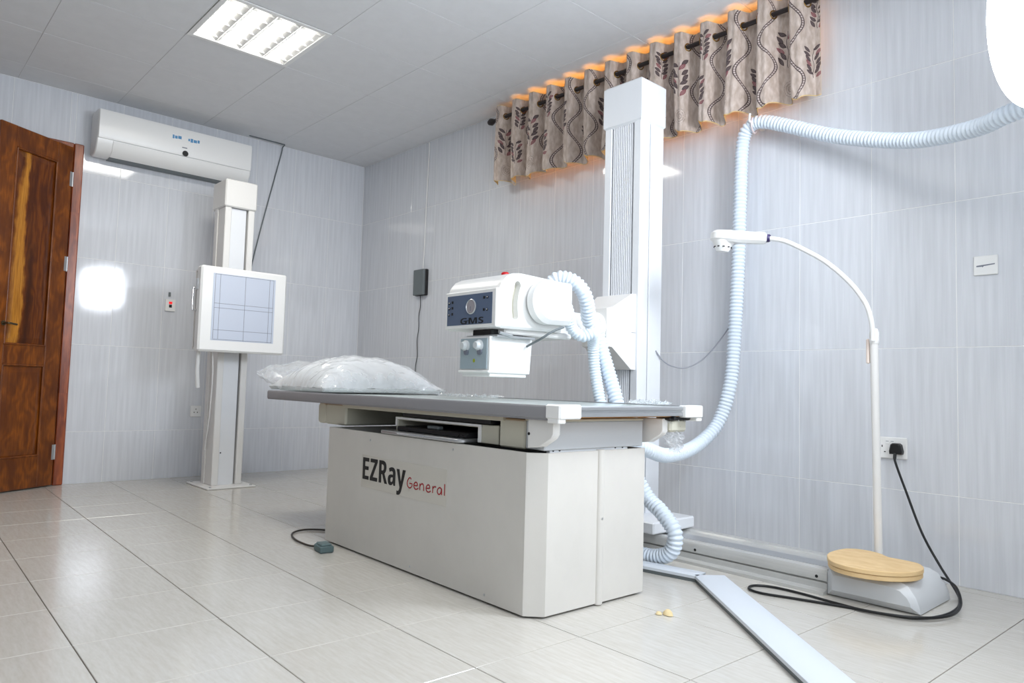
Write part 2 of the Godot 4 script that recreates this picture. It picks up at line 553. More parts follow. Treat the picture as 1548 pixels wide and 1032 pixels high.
func studio_light() -> void:
	# photographer's round softbox, seen at the frame's right edge and mirrored in the tiles of the left wall
	var at := v(5.275, 0.0, 0.895)
	var c := v(0.0, 1.94, 0.0)
	var nrm := v(-0.79, -0.08, 0.61).normalized()
	var hx := Vector3.UP.cross(nrm).normalized()
	var hy := nrm.cross(hx)
	var t := axes(hx, hy, nrm, c)
	var o := thing("studio_softbox", "white round studio softbox on a black stand beside the tiled wall", "softbox", at)
	var R := 0.34
	var oct := PackedVector2Array()
	for i in 48: oct.append(Vector2(R * cos(TAU * (i + 0.5) / 48), R * sin(TAU * (i + 0.5) / 48)))
	var glow := mat(Color(0.95, 0.96, 1.0), 0.6)
	glow.emission_enabled = true
	glow.emission = Color(0.93, 0.96, 1.0)
	glow.emission_energy_multiplier = 10.0
	part(mb().extrude(oct, 0.006, t), "diffuser_lamp", glow, o, "glowing white front cloth")
	var sh := mb()
	for i in 48:
		var j := (i + 1) % 48
		var a := t * Vector3(oct[i].x, oct[i].y, 0.0); var b := t * Vector3(oct[j].x, oct[j].y, 0.0)
		var d := t * Vector3(oct[j].x * 0.22, oct[j].y * 0.22, -0.30); var e := t * Vector3(oct[i].x * 0.22, oct[i].y * 0.22, -0.30)
		sh.face([a, b, d, e], (a + b) * 0.5 - c)
	part(sh, "shell", M.black, o)
	part(mb().extrude(circle2(0, 0, 0.07, 0.07, 20), 0.26, axes(hx, hy, -nrm, c - nrm * 0.30), 0.01), "flash_head", M.black, o)
	var neck := c - nrm * 0.38
	part(mb().tube([neck, v(neck.x, 0.55, neck.z)], 0.014, 12), "pole", M.black, o)
	for k in 3:
		var th := TAU * k / 3.0 + 0.5
		part(mb().tube([v(neck.x, 0.62, neck.z), v(neck.x + 0.30 * cos(th), 0.012, neck.z + 0.30 * sin(th))], 0.011, 8), "leg", M.black, o)
	area_light("softbox_light", o, axes(-hx, hy, -nrm, c + nrm * 0.03), Vector2(0.48, 0.48), 3.4, Color(0.93, 0.96, 1.0))

# daylight window in the right-hand wall, beyond the frame: it lights everything that faces that way
func side_window() -> void:
	var glow := mat(Color(0.9, 0.93, 0.96), 0.5)
	glow.emission_enabled = true
	glow.emission = Color(0.94, 0.97, 1.0)
	glow.emission_energy_multiplier = 1.0
	var w := structure(mb().lohi(v(RX - 0.012, 0.90, 1.25), v(RX - 0.004, 2.20, 3.65)), "window_2", glow)
	var fr := mb()
	for z in [1.22, 2.45, 3.68]: fr.lohi(v(RX - 0.05, 0.87, z - 0.03), v(RX - 0.001, 2.23, z + 0.03), 0.003)
	for y in [0.87, 2.23]: fr.lohi(v(RX - 0.05, y - 0.03, 1.19), v(RX - 0.001, y + 0.03, 3.71), 0.003)
	part(fr, "window_frame", mat(Color(0.9, 0.9, 0.9), 0.4), w)
	area_light("side_window_light", w, axes(v(0, 0, -1), Vector3.UP, v(1, 0, 0), v(RX - 0.06, 1.55, 2.45)), Vector2(2.4, 1.3), 3.9, Color(0.94, 0.97, 1.0))

# ------------------------------------------------------------------ room
func tile_rects(u0: float, u1: float, joint: float, w: float, rows: Array, hole: Rect2) -> Array:
	var out := []
	var k0 := int(floor((u0 - joint) / w))
	var k := k0
	while joint + k * w < u1 - 0.002:
		var a := maxf(joint + k * w, u0); var b := minf(joint + (k + 1) * w, u1)
		for r in rows.size() - 1:
			var y0: float = rows[r]; var y1: float = rows[r + 1]
			var rc := Rect2(a, y0, b - a, y1 - y0)
			if hole.has_area() and rc.intersects(hole):
				if a < hole.position.x - 0.003: out.append(Rect2(a, y0, hole.position.x - a, y1 - y0))
				var hx := hole.end.x
				if b > hx + 0.003: out.append(Rect2(hx, y0, b - hx, y1 - y0))
				if y1 > hole.end.y + 0.003:
					var xa := maxf(a, hole.position.x); var xb := minf(b, hx)
					out.append(Rect2(xa, hole.end.y, xb - xa, y1 - hole.end.y))
			else: out.append(rc)
		k += 1
	return out

var tile_cache := {}
func tile_mesh(s: Vector3, bev: float) -> ArrayMesh:
	var key := "%.3f/%.3f/%.3f" % [s.x, s.y, s.z]
	if not tile_cache.has(key): tile_cache[key] = mb().box(Vector3.ZERO, s, bev).mesh()
	return tile_cache[key]

func room() -> void:
	var rows := [0.0, 0.357, 0.965, 1.573, 2.18, CEIL]
	# curtain wall: z = 0, tiles on its face
	var wa := structure(mb().lohi(v(-0.15, -0.1, -0.15), v(RX + 0.15, CEIL + 0.1, -0.0014)), "wall_back", M.grout_wall)
	for rc in tile_rects(0.0, RX, 3.452, 0.3335, rows, Rect2()):
		var o := part_mesh(tile_mesh(v(rc.size.x - 0.0024, rc.size.y - 0.0024, 0.008), 0.0008), "wall_tile", M["wall%d" % rng.randi_range(0, 3)], wa)
		o.position = v(rc.position.x + rc.size.x * 0.5, rc.position.y + rc.size.y * 0.5, -0.0045)
		o.rotation = v(rng.randf_range(-1, 1) * 0.0008, rng.randf_range(-1, 1) * 0.0008, 0)
	# door wall: x = 0, with the doorway
	var hole := Rect2(2.30, -0.01, 1.15, 2.35)
	var wbm := mb()
	wbm.lohi(v(-0.15, -0.1, -0.009), v(-0.0014, CEIL + 0.1, hole.position.x))
	wbm.lohi(v(-0.15, -0.1, hole.end.x), v(-0.0014, CEIL + 0.1, RZ + 0.15))
	wbm.lohi(v(-0.15, hole.end.y, hole.position.x), v(-0.0014, CEIL + 0.1, hole.end.x))
	var wb := structure(wbm, "wall_left", M.grout_wall)
	for rc in tile_rects(0.0, RZ, 0.0, 0.3335, rows, hole):
		var o := part_mesh(tile_mesh(v(0.008, rc.size.y - 0.0024, rc.size.x - 0.0024), 0.0008), "wall_tile", M["wall%d" % rng.randi_range(0, 3)], wb)
		o.position = v(-0.0045, rc.position.y + rc.size.y * 0.5, rc.position.x + rc.size.x * 0.5)
		o.rotation = v(0, rng.randf_range(-1, 1) * 0.0008, rng.randf_range(-1, 1) * 0.0008)
	structure(mb().lohi(v(RX, -0.1, -0.15), v(RX + 0.15, CEIL + 0.1, RZ + 0.15)), "wall_right", M.wall_plain)
	structure(mb().lohi(v(-0.15, -0.1, RZ), v(RX + 0.15, CEIL + 0.1, RZ + 0.15)), "wall_front", M.wall_plain)
	# dim passage beyond the doorway
	structure(mb().lohi(v(-1.6, -0.1, 1.7), v(-1.5, CEIL, 4.1)), "wall_passage", M.plaster)
	structure(mb().lohi(v(-1.6, -0.1, 1.6), v(-0.15, CEIL, 1.7)).lohi(v(-1.6, -0.1, 4.1), v(-0.15, CEIL, 4.2)), "wall_passage_end", M.plaster)
	# floor of 0.4 m tiles, laid slightly out of square with the walls
	var fl := structure(mb().lohi(v(-1.6, -0.12, -0.15), v(RX + 0.15, -0.004, RZ + 0.15)), "floor", M.grout_floor)
	var fa := 0.0249; var fs := 0.4004; var fo := Vector2(2.6082, 2.4201)
	var ux := Vector2(cos(fa), sin(fa)); var uz := Vector2(-sin(fa), cos(fa))
	var rect := PackedVector2Array([Vector2(0.001, 0.001), Vector2(RX - 0.001, 0.001), Vector2(RX - 0.001, RZ - 0.001), Vector2(0.001, RZ - 0.001)])
	var full := mb().box(Vector3.ZERO, v(fs - 0.003, 0.012, fs - 0.003), 0.001).mesh()
	for i in range(-8, 12):
		for j in range(-8, 8):
			var c := fo + ux * fs * (i + 0.5) + uz * fs * (j + 0.5)
			var h := fs * 0.5 - 0.0015
			var sq := PackedVector2Array([c - ux * h - uz * h, c + ux * h - uz * h, c + ux * h + uz * h, c - ux * h + uz * h])
			var hit := Geometry2D.intersect_polygons(sq, rect)
			if hit.is_empty(): continue
			var inside := true
			for q in sq:
				if q.x < 0.002 or q.y < 0.002 or q.x > RX - 0.002 or q.y > RZ - 0.002: inside = false
			var m: Material = M["floor%d" % rng.randi_range(0, 3)]
			if inside:
				var o := part_mesh(full, "floor_tile", m, fl)
				o.position = v(c.x, -0.006, c.y)
				o.rotation = v(rng.randf_range(-1, 1) * 0.0006, -fa, rng.randf_range(-1, 1) * 0.0006)
			else:
				var pl := PackedVector2Array()
				for q in hit[0]: pl.append(Vector2(q.x - c.x, -(q.y - c.y)))
				var ar := 0.0
				for q in pl.size(): ar += pl[q].cross(pl[(q + 1) % pl.size()])
				if absf(ar) < 0.0008: continue
				var o := part(mb().extrude(pl, 0.012, axes(Vector3.RIGHT, v(0, 0, -1), Vector3.UP, v(0, -0.006, 0))), "floor_tile", m, fl)
				o.position = v(c.x, -0.006, c.y)
	# ceiling of 0.6 m boards with thin seams, open for the light in view and the added one
	var cm := mb()
	cm.lohi(v(-1.6, CEIL + 0.13, -0.15), v(RX + 0.15, CEIL + 0.2, RZ + 0.15))
	var ce := structure(cm, "ceiling", M.ceil_gap)
	var xs := [0.0]; var zs := [0.0]
	for k in 11: xs.append(0.2778 + 0.6 * k)
	for k in 8: zs.append(0.2532 + 0.6 * k)
	xs.append(RX); zs.append(RZ)
	for i in xs.size() - 1:
		for j in zs.size() - 1:
			var x0: float = xs[i]; var x1: float = xs[i + 1]; var z0: float = zs[j]; var z1: float = zs[j + 1]
			if x1 - x0 < 0.01 or z1 - z0 < 0.01: continue
			if (i == 3 and j == 3) or (i == 9 and j == 3): continue
			var o := part_mesh(tile_mesh(v(x1 - x0 - 0.003, 0.014, z1 - z0 - 0.003), 0.001), "ceiling_board", M["ceil%d" % rng.randi_range(0, 3)], ce)
			o.position = v((x0 + x1) * 0.5, CEIL + 0.007, (z0 + z1) * 0.5)
			o.rotation = v(rng.randf_range(-1, 1) * 0.0008, 0, rng.randf_range(-1, 1) * 0.0008)
	var g := mb()
	for x in xs:
		g.lohi(v(x - 0.0013, CEIL + 0.002, 0), v(x + 0.0013, CEIL + 0.012, RZ))
	for z in zs:
		g.lohi(v(0, CEIL + 0.002, z - 0.0013), v(RX, CEIL + 0.012, z + 0.0013))
	part(g, "ceiling_grid", M.plaster, ce)
	structure(mb().lohi(v(-1.6, CEIL, 1.6), v(-0.15, CEIL + 0.1, 4.2)), "ceiling_passage", M.plaster)

func ceiling_lamp(at: Vector3, label: String, power: float) -> void:
	var o := thing("ceiling_light", label, "ceiling light", at, 0.0, "recessed ceiling lights")
	var h := 0.294
	var body := mb()
	body.lohi(v(-h, 0.085, -h), v(h, 0.09, h))
	for s in [-1.0, 1.0]:
		body.lohi(v(s * h, 0.0, -h), v(s * (h - 0.004), 0.09, h))
		body.lohi(v(-h, 0.0, s * h), v(h, 0.09, s * (h - 0.004)))
	part(body, "housing", M.plaster, o)
	var rim := mb()
	for s in [-1.0, 1.0]:
		rim.lohi(v(s * 0.299, -0.006, -0.299), v(s * 0.272, 0.0, 0.299), 0.001)
		rim.lohi(v(-0.272, -0.006, s * 0.299), v(0.272, 0.0, s * 0.272), 0.001)
	part(rim, "trim_frame", M.plastic_white, o)
	var glow := mat(Color(1, 1, 1), 0.5)
	glow.emission_enabled = true
	glow.emission = Color(1.0, 0.985, 0.95)
	glow.emission_energy_multiplier = 12.0
	for k in 4:
		var z := -0.21 + 0.14 * k
		var tb := part(mb().tube([v(-0.255, 0.05, z), v(0.255, 0.05, z)], 0.013, 14), "tube_lamp", glow, o, "glowing fluorescent tube")
		for s in [-1.0, 1.0]: part(mb().tube([v(s * 0.255, 0.05, z), v(s * 0.285, 0.05, z)], 0.014, 12), "tube_socket", M.plastic_white, tb)
		# curved reflector blades along each tube, and cross blades between them
		for s in [-1.0, 1.0]:
			var pf := PackedVector2Array()
			for q in 6: pf.append(Vector2(z + s * (0.032 + 0.034 * q / 5.0), 0.036 - 0.034 * pow(q / 5.0, 0.6)))
			for q in 6: pf.append(Vector2(z + s * (0.0335 + 0.034 * (5 - q) / 5.0), 0.037 - 0.034 * pow((5 - q) / 5.0, 0.6)))
			part(mb().extrude(pf, 0.54, axes(v(0, 0, 1), v(0, 1, 0), v(-1, 0, 0), v(0.27, 0, 0))), "reflector_blade", M.plastic_white, o)
		for q in 6:
			var x := -0.225 + 0.09 * q
			part(mb().lohi(v(x - 0.001, 0.003, z - 0.062), v(x + 0.001, 0.034, z + 0.062)), "cross_blade", M.plastic_white, o)
	area_light("ceiling_lamp_light", o, axes(Vector3.RIGHT, v(0, 0, -1), Vector3.UP, v(0, -0.012, 0)), Vector2(0.54, 0.54), power, Color(1.0, 0.985, 0.95))

# ------------------------------------------------------------------ window, rod and valance
func window_and_valance() -> void:
	var glow := mat(Color(0.9, 0.7, 0.4), 0.6)
	glow.emission_enabled = true
	glow.emission = Color(1.0, 0.72, 0.32)
	glow.emission_energy_multiplier = 2.2
	var w := structure(mb().lohi(v(2.15, 2.40, 0.004), v(4.12, 2.57, 0.010)), "window_1", glow)
	var fr := mb()
	fr.lohi(v(2.11, 2.57, 0.001), v(4.16, 2.61, 0.03), 0.003).lohi(v(2.11, 2.36, 0.001), v(4.16, 2.40, 0.03), 0.003)
	fr.lohi(v(2.11, 2.40, 0.001), v(2.15, 2.57, 0.03), 0.003).lohi(v(4.12, 2.40, 0.001), v(4.16, 2.57, 0.03), 0.003)
	fr.lohi(v(3.115, 2.40, 0.001), v(3.155, 2.57, 0.03), 0.003)
	part(fr, "window_frame", M.plastic_white, w)
	area_light("window_light", w, axes(v(-1, 0, 0), Vector3.UP, v(0, 0, -1), v(3.135, 2.485, 0.035)), Vector2(1.96, 0.17), 0.6, Color(1.0, 0.72, 0.32))
	# rod
	var r := thing("curtain_rod", "dark wooden curtain rod with round finial above the patterned valance", "curtain rod", v(1.95, 2.618, 0.12))
	var L := 2.40
	part(mb().tube([v(0, 0, 0), v(L, -0.01, 0)], 0.0125, 14), "rod", M.rod, r)
	part(mb().lathe([Vector2(0, -0.03), Vector2(0.018, -0.024), Vector2(0.026, 0), Vector2(0.018, 0.024), Vector2(0.013, 0.034), Vector2(0.0, 0.036)], axes(v(0, -1, 0), v(1, 0, 0), v(0, 0, 1), v(-0.025, 0, 0)), 20), "finial", M.rod, r)
	part(mb().lathe([Vector2(0, -0.04), Vector2(0.016, -0.034), Vector2(0.018, -0.02), Vector2(0.028, 0.0), Vector2(0.030, 0.02), Vector2(0.018, 0.045), Vector2(0.022, 0.06), Vector2(0.0, 0.085)], axes(v(0, -1, 0), v(1, 0, 0), v(0, 0, 1), v(L + 0.02, -0.01, 0)), 20), "finial", M.rod, r)
	for x in [0.03, L - 0.30]:
		part(mb().lohi(v(x - 0.008, -0.02, -0.119), v(x + 0.008, 0.02, -0.115), 0.001).tube([v(x, 0, -0.116), v(x, 0, -0.008)], 0.006, 8), "bracket", M.rod, r)
	# valance: wavy cloth with a lining behind it
	var t := thing("window_valance", "short beige satin valance with brown leaf print hanging in folds", "curtain", v(1.985, 2.155, 0.12))
	var X := 2.27; var pitch := 0.1635; var amp := 0.046
	var nx := 560; var ny := 26
	var arc := PackedFloat32Array(); arc.resize(nx + 1)
	var pz := func(x: float, f: float) -> float:
		var k := x / pitch
		var s := sin(TAU * k - 0.4)
		var wob := 0.22 * sin(k * 1.7 + 2.0 * f) + 0.12 * sin(k * 4.1 + 1.0)
		return (amp * (0.85 + 0.25 * f) * (s + 0.18 * sin(3.0 * (TAU * k - 0.4))) + 0.010 * f * wob * 3.0)
	var acc := 0.0
	for i in nx + 1:
		var x := X * i / nx
		if i > 0:
			var dx := X / nx
			acc += Vector2(dx, pz.call(x, 0.0) - pz.call(x - dx, 0.0)).length()
		arc[i] = acc
	var front := PackedVector3Array(); var fn := PackedVector3Array(); var uvs := PackedVector2Array()
	var back := PackedVector3Array(); var bn := PackedVector3Array()
	for j in ny + 1:
		var f := float(j) / ny
		for i in nx + 1:
			var x := X * i / nx
			var sway := 0.012 * f * f * sin(x * 9.0 + 1.0)
			var hem := 0.012 * sin(x * 31.0) * f + 0.007 * sin(x * 77.0) * f
			var y := 0.535 * (1.0 - f) + hem * f + 0.006 * sin(x / pitch * TAU) * (1.0 - f)
			var z: float = pz.call(x, f)
			var dz: float = (pz.call(x + 0.001, f) - pz.call(x - 0.001, f)) / 0.002
			var nn := v(-dz, 0.0, 1.0).normalized()
			var q := v(x + sway, y, z)
			front.append(q + nn * 0.0012); fn.append(nn); uvs.append(Vector2(arc[i] / 0.42 + 0.15, f))
			back.append(q - nn * 0.0012 + v(0, 0.004 * (1.0 - f) - 0.004 * f, 0)); bn.append(-nn)
	var cb := mb(); cb.grid(ny + 1, nx + 1, front, fn, uvs)
	part(cb, "cloth", M.cloth, t)
	var lb := mb(); lb.grid(ny + 1, nx + 1, back, bn)
	part(lb, "lining", M.lining, t, "pale yellow lining")
	# eyelets where the rod passes through the cloth
	var prev := 0.0
	var gm := mat(Color(0.55, 0.42, 0.22), 0.3, 0.8)
	for i in nx:
		var x := X * i / nx
		var z: float = pz.call(x, 0.1)
		if i > 0 and (z > 0.0) != (prev > 0.0) and x > 0.01 and x < X - 0.01:
			var dz: float = (pz.call(x + 0.001, 0.1) - pz.call(x - 0.001, 0.1)) / 0.002
			var nn := v(-dz, 0.0, 1.0).normalized()
			var hx := Vector3.UP.cross(nn).normalized()
			var ring := []
			for k in 17: ring.append(v(x, 0.463 - 0.01 * x / X, z) + (hx * cos(TAU * k / 16) + Vector3.UP * sin(TAU * k / 16)) * 0.0195)
			part(mb().tube(ring, 0.0042, 8, false), "eyelet", gm, t, "brass eyelet")
		prev = z

# ------------------------------------------------------------------ door
func door() -> void:
	var f := mb()
	f.lohi(v(-0.14, 0.0, 2.245), v(0.03, 2.36, 2.305), 0.006)
	f.lohi(v(-0.14, 0.0, 3.43), v(0.03, 2.36, 3.49), 0.006)
	f.lohi(v(-0.14, 2.30, 2.305), v(0.03, 2.36, 3.43), 0.006)
	var tr := structure(f, "trim_1", M.door_frame)
	tr.set_meta("label", "reddish brown wooden door frame")
	# open leaf, hinged on the visible jamb, free edge towards the room
	var d := Node3D.new(); d.name = "door_1"; add_child(d)
	d.set_meta("kind", "structure"); d.set_meta("label", "brown panelled wooden door leaf standing ajar")
	d.position = v(0.05, 0.008, 2.31)
	d.rotation.y = -atan2(0.838, 0.545)
	leaf(d, 0.535, 2.315)
	for y in [0.22, 1.50, 2.09]:
		var hg := part(mb().tube([v(-0.004, y - 0.05, 0.002), v(-0.004, y + 0.05, 0.002)], 0.006, 10).lohi(v(0.0, y - 0.05, -0.001), v(0.02, y + 0.05, 0.001)), "hinge", M.alu, d, "pale metal hinge")
		hg.position.z = -0.001
	# second leaf, closed, beyond the frame's edge
	var e := Node3D.new(); e.name = "door_2"; add_child(e)
	e.set_meta("kind", "structure"); e.set_meta("label", "brown panelled wooden door leaf standing shut")
	e.position = v(-0.03, 0.008, 3.428)
	e.rotation.y = PI * 0.5
	leaf(e, 0.57, 2.285)

func leaf(d: Node3D, w: float, h: float) -> void:
	var th := 0.04
	# local x from the hinge to the free edge; the room side faces local -z for the open leaf: both faces are alike
	var st := 0.118
	part(mb().lohi(v(0, 0, 0), v(st, h, th), 0.004), "stile", M.door, d)
	part(mb().lohi(v(w - st, 0, 0), v(w, h, th), 0.004), "stile", M.door, d)
	for q in [[0.0, 0.205], [0.80, 0.925], [2.18, h]]:
		part(mb().lohi(v(st, q[0], 0.001), v(w - st, q[1], th - 0.001), 0.004), "rail", M.door, d)
	for q in [[0.205, 0.80, M.door], [0.925, 2.18, M.door_panel]]:
		var a := v(st, q[0], 0); var b := v(w - st, q[1], th)
		var cy: float = (q[0] + q[1]) * 0.5; var hh: float = (q[1] - q[0]) * 0.5
		var pm := mb(); var hw := (w - 2.0 * st) * 0.5
		# raised panel: recessed field edge, sloping up to the middle
		for s in [-1.0, 1.0]:
			var z0: float = th * 0.5 + s * 0.008; var z1: float = th * 0.5 + s * 0.017
			var o := [v(-hw, -hh, z0), v(hw, -hh, z0), v(hw, hh, z0), v(-hw, hh, z0)]
			var i2 := [v(-hw + 0.045, -hh + 0.05, z1), v(hw - 0.045, -hh + 0.05, z1), v(hw - 0.045, hh - 0.05, z1), v(-hw + 0.045, hh - 0.05, z1)]
			pm.face(i2, v(0, 0, s))
			for k in 4: pm.face([o[k], o[(k + 1) % 4], i2[(k + 1) % 4], i2[k]], v(0, 0, s))
		var p := part(pm, "panel", q[2], d)
		p.position = v((a.x + b.x) * 0.5, cy, 0)
		var bead := mb()
		for s in [0.004, th - 0.004]:
			bead.tube([v(st + 0.004, q[0] + 0.004, s), v(w - st - 0.004, q[0] + 0.004, s)], 0.007, 8).tube([v(st + 0.004, q[1] - 0.004, s), v(w - st - 0.004, q[1] - 0.004, s)], 0.007, 8)
			bead.tube([v(st + 0.004, q[0] + 0.004, s), v(st + 0.004, q[1] - 0.004, s)], 0.007, 8).tube([v(w - st - 0.004, q[0] + 0.004, s), v(w - st - 0.004, q[1] - 0.004, s)], 0.007, 8)
		part(bead, "panel_bead", M.door, d)
	for s in [-1.0, 1.0]:
		var z: float = -0.001 if s < 0 else th + 0.001
		var hd := mb().tube(smooth_path([v(w - 0.105, 1.055, z), v(w - 0.105, 1.055, z + s * 0.03), v(w - 0.115, 1.055, z + s * 0.038), v(w - 0.165, 1.050, z + s * 0.038)], 4), 0.0065, 10)
		hd.lathe([Vector2(0.016, 0), Vector2(0.016, 0.003), Vector2(0, 0.004)], axes(v(1, 0, 0), v(0, 0, s), v(0, -s, 0), v(w - 0.105, 1.055, z - s * 0.001)), 16)
		part(hd, "door_handle", M.brass, d, "brass lever handle")

# ------------------------------------------------------------------ air conditioner on the door wall
func air_conditioner() -> void:
	var o := thing("air_conditioner", "white wall-mounted split air conditioner below the ceiling", "air conditioner", v(0.002, 2.285, 1.13))
	var L := 1.075
	# profile (x out from the wall, y up), extruded along z
	var prof := PackedVector2Array([Vector2(0, 0.02), Vector2(0.05, 0.0), Vector2(0.12, 0.005), Vector2(0.165, 0.03), Vector2(0.19, 0.075), Vector2(0.195, 0.12), Vector2(0.195, 0.29), Vector2(0.185, 0.308), Vector2(0.165, 0.314), Vector2(0, 0.314)])
	var t := axes(v(1, 0, 0), v(0, 1, 0), v(0, 0, 1), Vector3.ZERO)
	part(mb().extrude(prof, L, t, 0.006), "body", M.plastic_white, o)
	var pan := PackedVector2Array([Vector2(0.193, 0.105), Vector2(0.204, 0.105), Vector2(0.212, 0.13), Vector2(0.213, 0.285), Vector2(0.205, 0.305), Vector2(0.193, 0.307)])
	part(mb().extrude(pan, L - 0.006, axes(v(1, 0, 0), v(0, 1, 0), v(0, 0, 1), v(0, 0, 0.003)), 0.004), "front_panel", M.plastic_white, o)
	var lou := PackedVector2Array([Vector2(0.118, 0.003), Vector2(0.168, 0.028), Vector2(0.193, 0.073), Vector2(0.2, 0.098), Vector2(0.196, 0.1), Vector2(0.187, 0.077), Vector2(0.163, 0.034), Vector2(0.116, 0.009)])
	part(mb().extrude(lou, L - 0.16, axes(v(1, 0, 0), v(0, 1, 0), v(0, 0, 1), v(0.001, -0.001, 0.06))), "louvre", M.plastic_white, o)
	part(mb().lohi(v(0.02, -0.002, 0.06), v(0.11, 0.006, L - 0.10), 0.001), "air_outlet", M.grey_box, o, "dark outlet slot")
	part(mb().extrude(circle2(0, 0, 0.021, 0.021, 24), 0.003, axes(v(0, 0, -1), v(0, 1, 0), v(1, 0, 0), v(0.211, 0.123, 0.50)), 0.001), "display_window", M.black, o, "round dark display")
	part(mb().lohi(v(0.212, 0.161, 0.49), v(0.2145, 0.167, 0.525)), "badge", M.ink_grey, o)
	# blurred blue print of the energy sticker
	var stt := part(mb().lohi(v(0.212, 0.208, 0.40), v(0.2136, 0.252, 0.60)), "sticker", M.plastic_white, o)
	var z := 0.595
	var k := 0
	while z > 0.41:
		var wd := 0.012 + 0.012 * float((k * 7) % 5) / 4.0
		if k != 3 and k != 4: part(mb().lohi(v(0.2134, 0.215 + 0.003 * (k % 3), z - wd), v(0.2142, 0.243 - 0.004 * (k % 2), z)), "print_bar", M.ink_blue, stt)
		z -= wd + 0.004
		k += 1

# ------------------------------------------------------------------ wall stand with the image plate
func bucky_stand() -> void:
	var o := thing("chest_xray_stand", "white upright chest x-ray stand with square image plate beside the door", "x-ray stand", v(0.55, 0, 1.37))
	var W: Material = M.paint
	part(mb().lohi(v(-0.21, 0.0, -0.165), v(0.215, 0.012, 0.17), 0.004), "base_plate", W, o)
	for q in [[-0.18, -0.14], [0.18, -0.14], [0.18, 0.14], [-0.18, 0.14]]:
		part(mb().lathe([Vector2(0.009, 0), Vector2(0.009, 0.006), Vector2(0, 0.007)], Transform3D(Basis.IDENTITY, v(q[0], 0.012, q[1])), 12), "bolt", M.alu, o)
	part(mb().lohi(v(-0.12, 0.012, -0.10), v(0.01, 1.975, 0.10), 0.004), "column", W, o)
	part(mb().lohi(v(0.01, 0.012, 0.058), v(0.094, 1.972, 0.103), 0.004), "guide_strip", W, o)
	part(mb().lohi(v(0.01, 0.012, -0.107), v(0.094, 1.972, -0.064), 0.004), "guide_strip", W, o)
	part(mb().lohi(v(0.01, 0.012, -0.052), v(0.080, 1.968, 0.058), 0.001), "cover_panel", M.paint_cool, o)
	part(mb().lohi(v(-0.09, 0.012, 0.1), v(-0.04, 1.975, 0.108), 0.002), "side_strip", W, o)
	part(mb().lathe([Vector2(0.005, 0), Vector2(0.005, 0.002), Vector2(0, 0.002)], axes(v(0, 1, 0), v(1, 0, 0), v(0, 0, 1), v(0.08, 0.235, 0.045)), 10), "screw", M.dark, o)
	part(mb().lohi(v(-0.14, 1.972, -0.118), v(0.106, 2.17, 0.112), 0.008), "top_cover", W, o)
	# carriage and plate
	part(mb().lohi(v(0.08, 1.06, -0.10), v(0.222, 1.36, 0.12), 0.01), "carriage", M.grey_box, o)
	var pl := part(mb().lohi(v(0.265, 0.93, -0.262), v(0.35, 1.497, 0.33), 0.012), "image_plate", M.plastic_white, o)
	part(mb().lohi(v(0.222, 0.945, -0.245), v(0.230, 1.475, 0.322), 0.002).lohi(v(0.230, 1.463, -0.245), v(0.266, 1.475, 0.322), 0.002).lohi(v(0.230, 0.945, -0.245), v(0.266, 0.957, 0.322), 0.002).lohi(v(0.230, 0.957, -0.245), v(0.266, 1.463, -0.235), 0.002), "cassette_slot", M.paint, pl, "open-sided cassette slot behind the plate")
	part(mb().lohi(v(0.35, 1.005, -0.177), v(0.3512, 1.452, 0.252), 0.0004), "screen_area", M.screen, pl, "pale blue receptor face")
	var ln := mb()
	var X := 0.3513
	for z in [0.238, 0.205, 0.035, -0.135, -0.163]:
		ln.lohi(v(X, 1.015 if absf(z) > 0.15 and z > 0 else 1.008, z - 0.0012), v(X + 0.0004, 1.448, z + 0.0012))
	for y in [1.446, 1.252, 1.222, 1.075, 1.012]:
		ln.lohi(v(X, y - 0.0012, -0.165), v(X + 0.0004, y + 0.0012, 0.24))
	part(ln, "alignment_lines", M.ink_grey, pl, "thin grey alignment lines")
	part(mb().tube(smooth_path([v(0.29, 1.20, 0.33), v(0.29, 1.20, 0.352), v(0.29, 1.215, 0.358), v(0.29, 1.33, 0.358), v(0.29, 1.345, 0.352), v(0.29, 1.345, 0.33)], 5), 0.0055, 10), "handle", M.chrome, pl, "metal pull handle")
	part(mb().lohi(v(0.275, 1.335, 0.33), v(0.31, 1.41, 0.338), 0.002), "latch", M.alu, pl)
	part(mb().tube(smooth_path([v(0.22, 0.96, 0.27), v(0.21, 0.93, 0.275), v(0.19, 0.80, 0.27), v(0.16, 0.69, 0.25)], 6), 0.014, 10), "release_lever", M.plastic_white, o)
	part(mb().tube(smooth_path([v(0.23, 1.0, 0.20), v(0.17, 0.80, 0.16), v(0.04, 0.5, 0.12), v(-0.03, 0.25, 0.115)], 6), 0.005, 8), "cable", M.plastic_white, o)

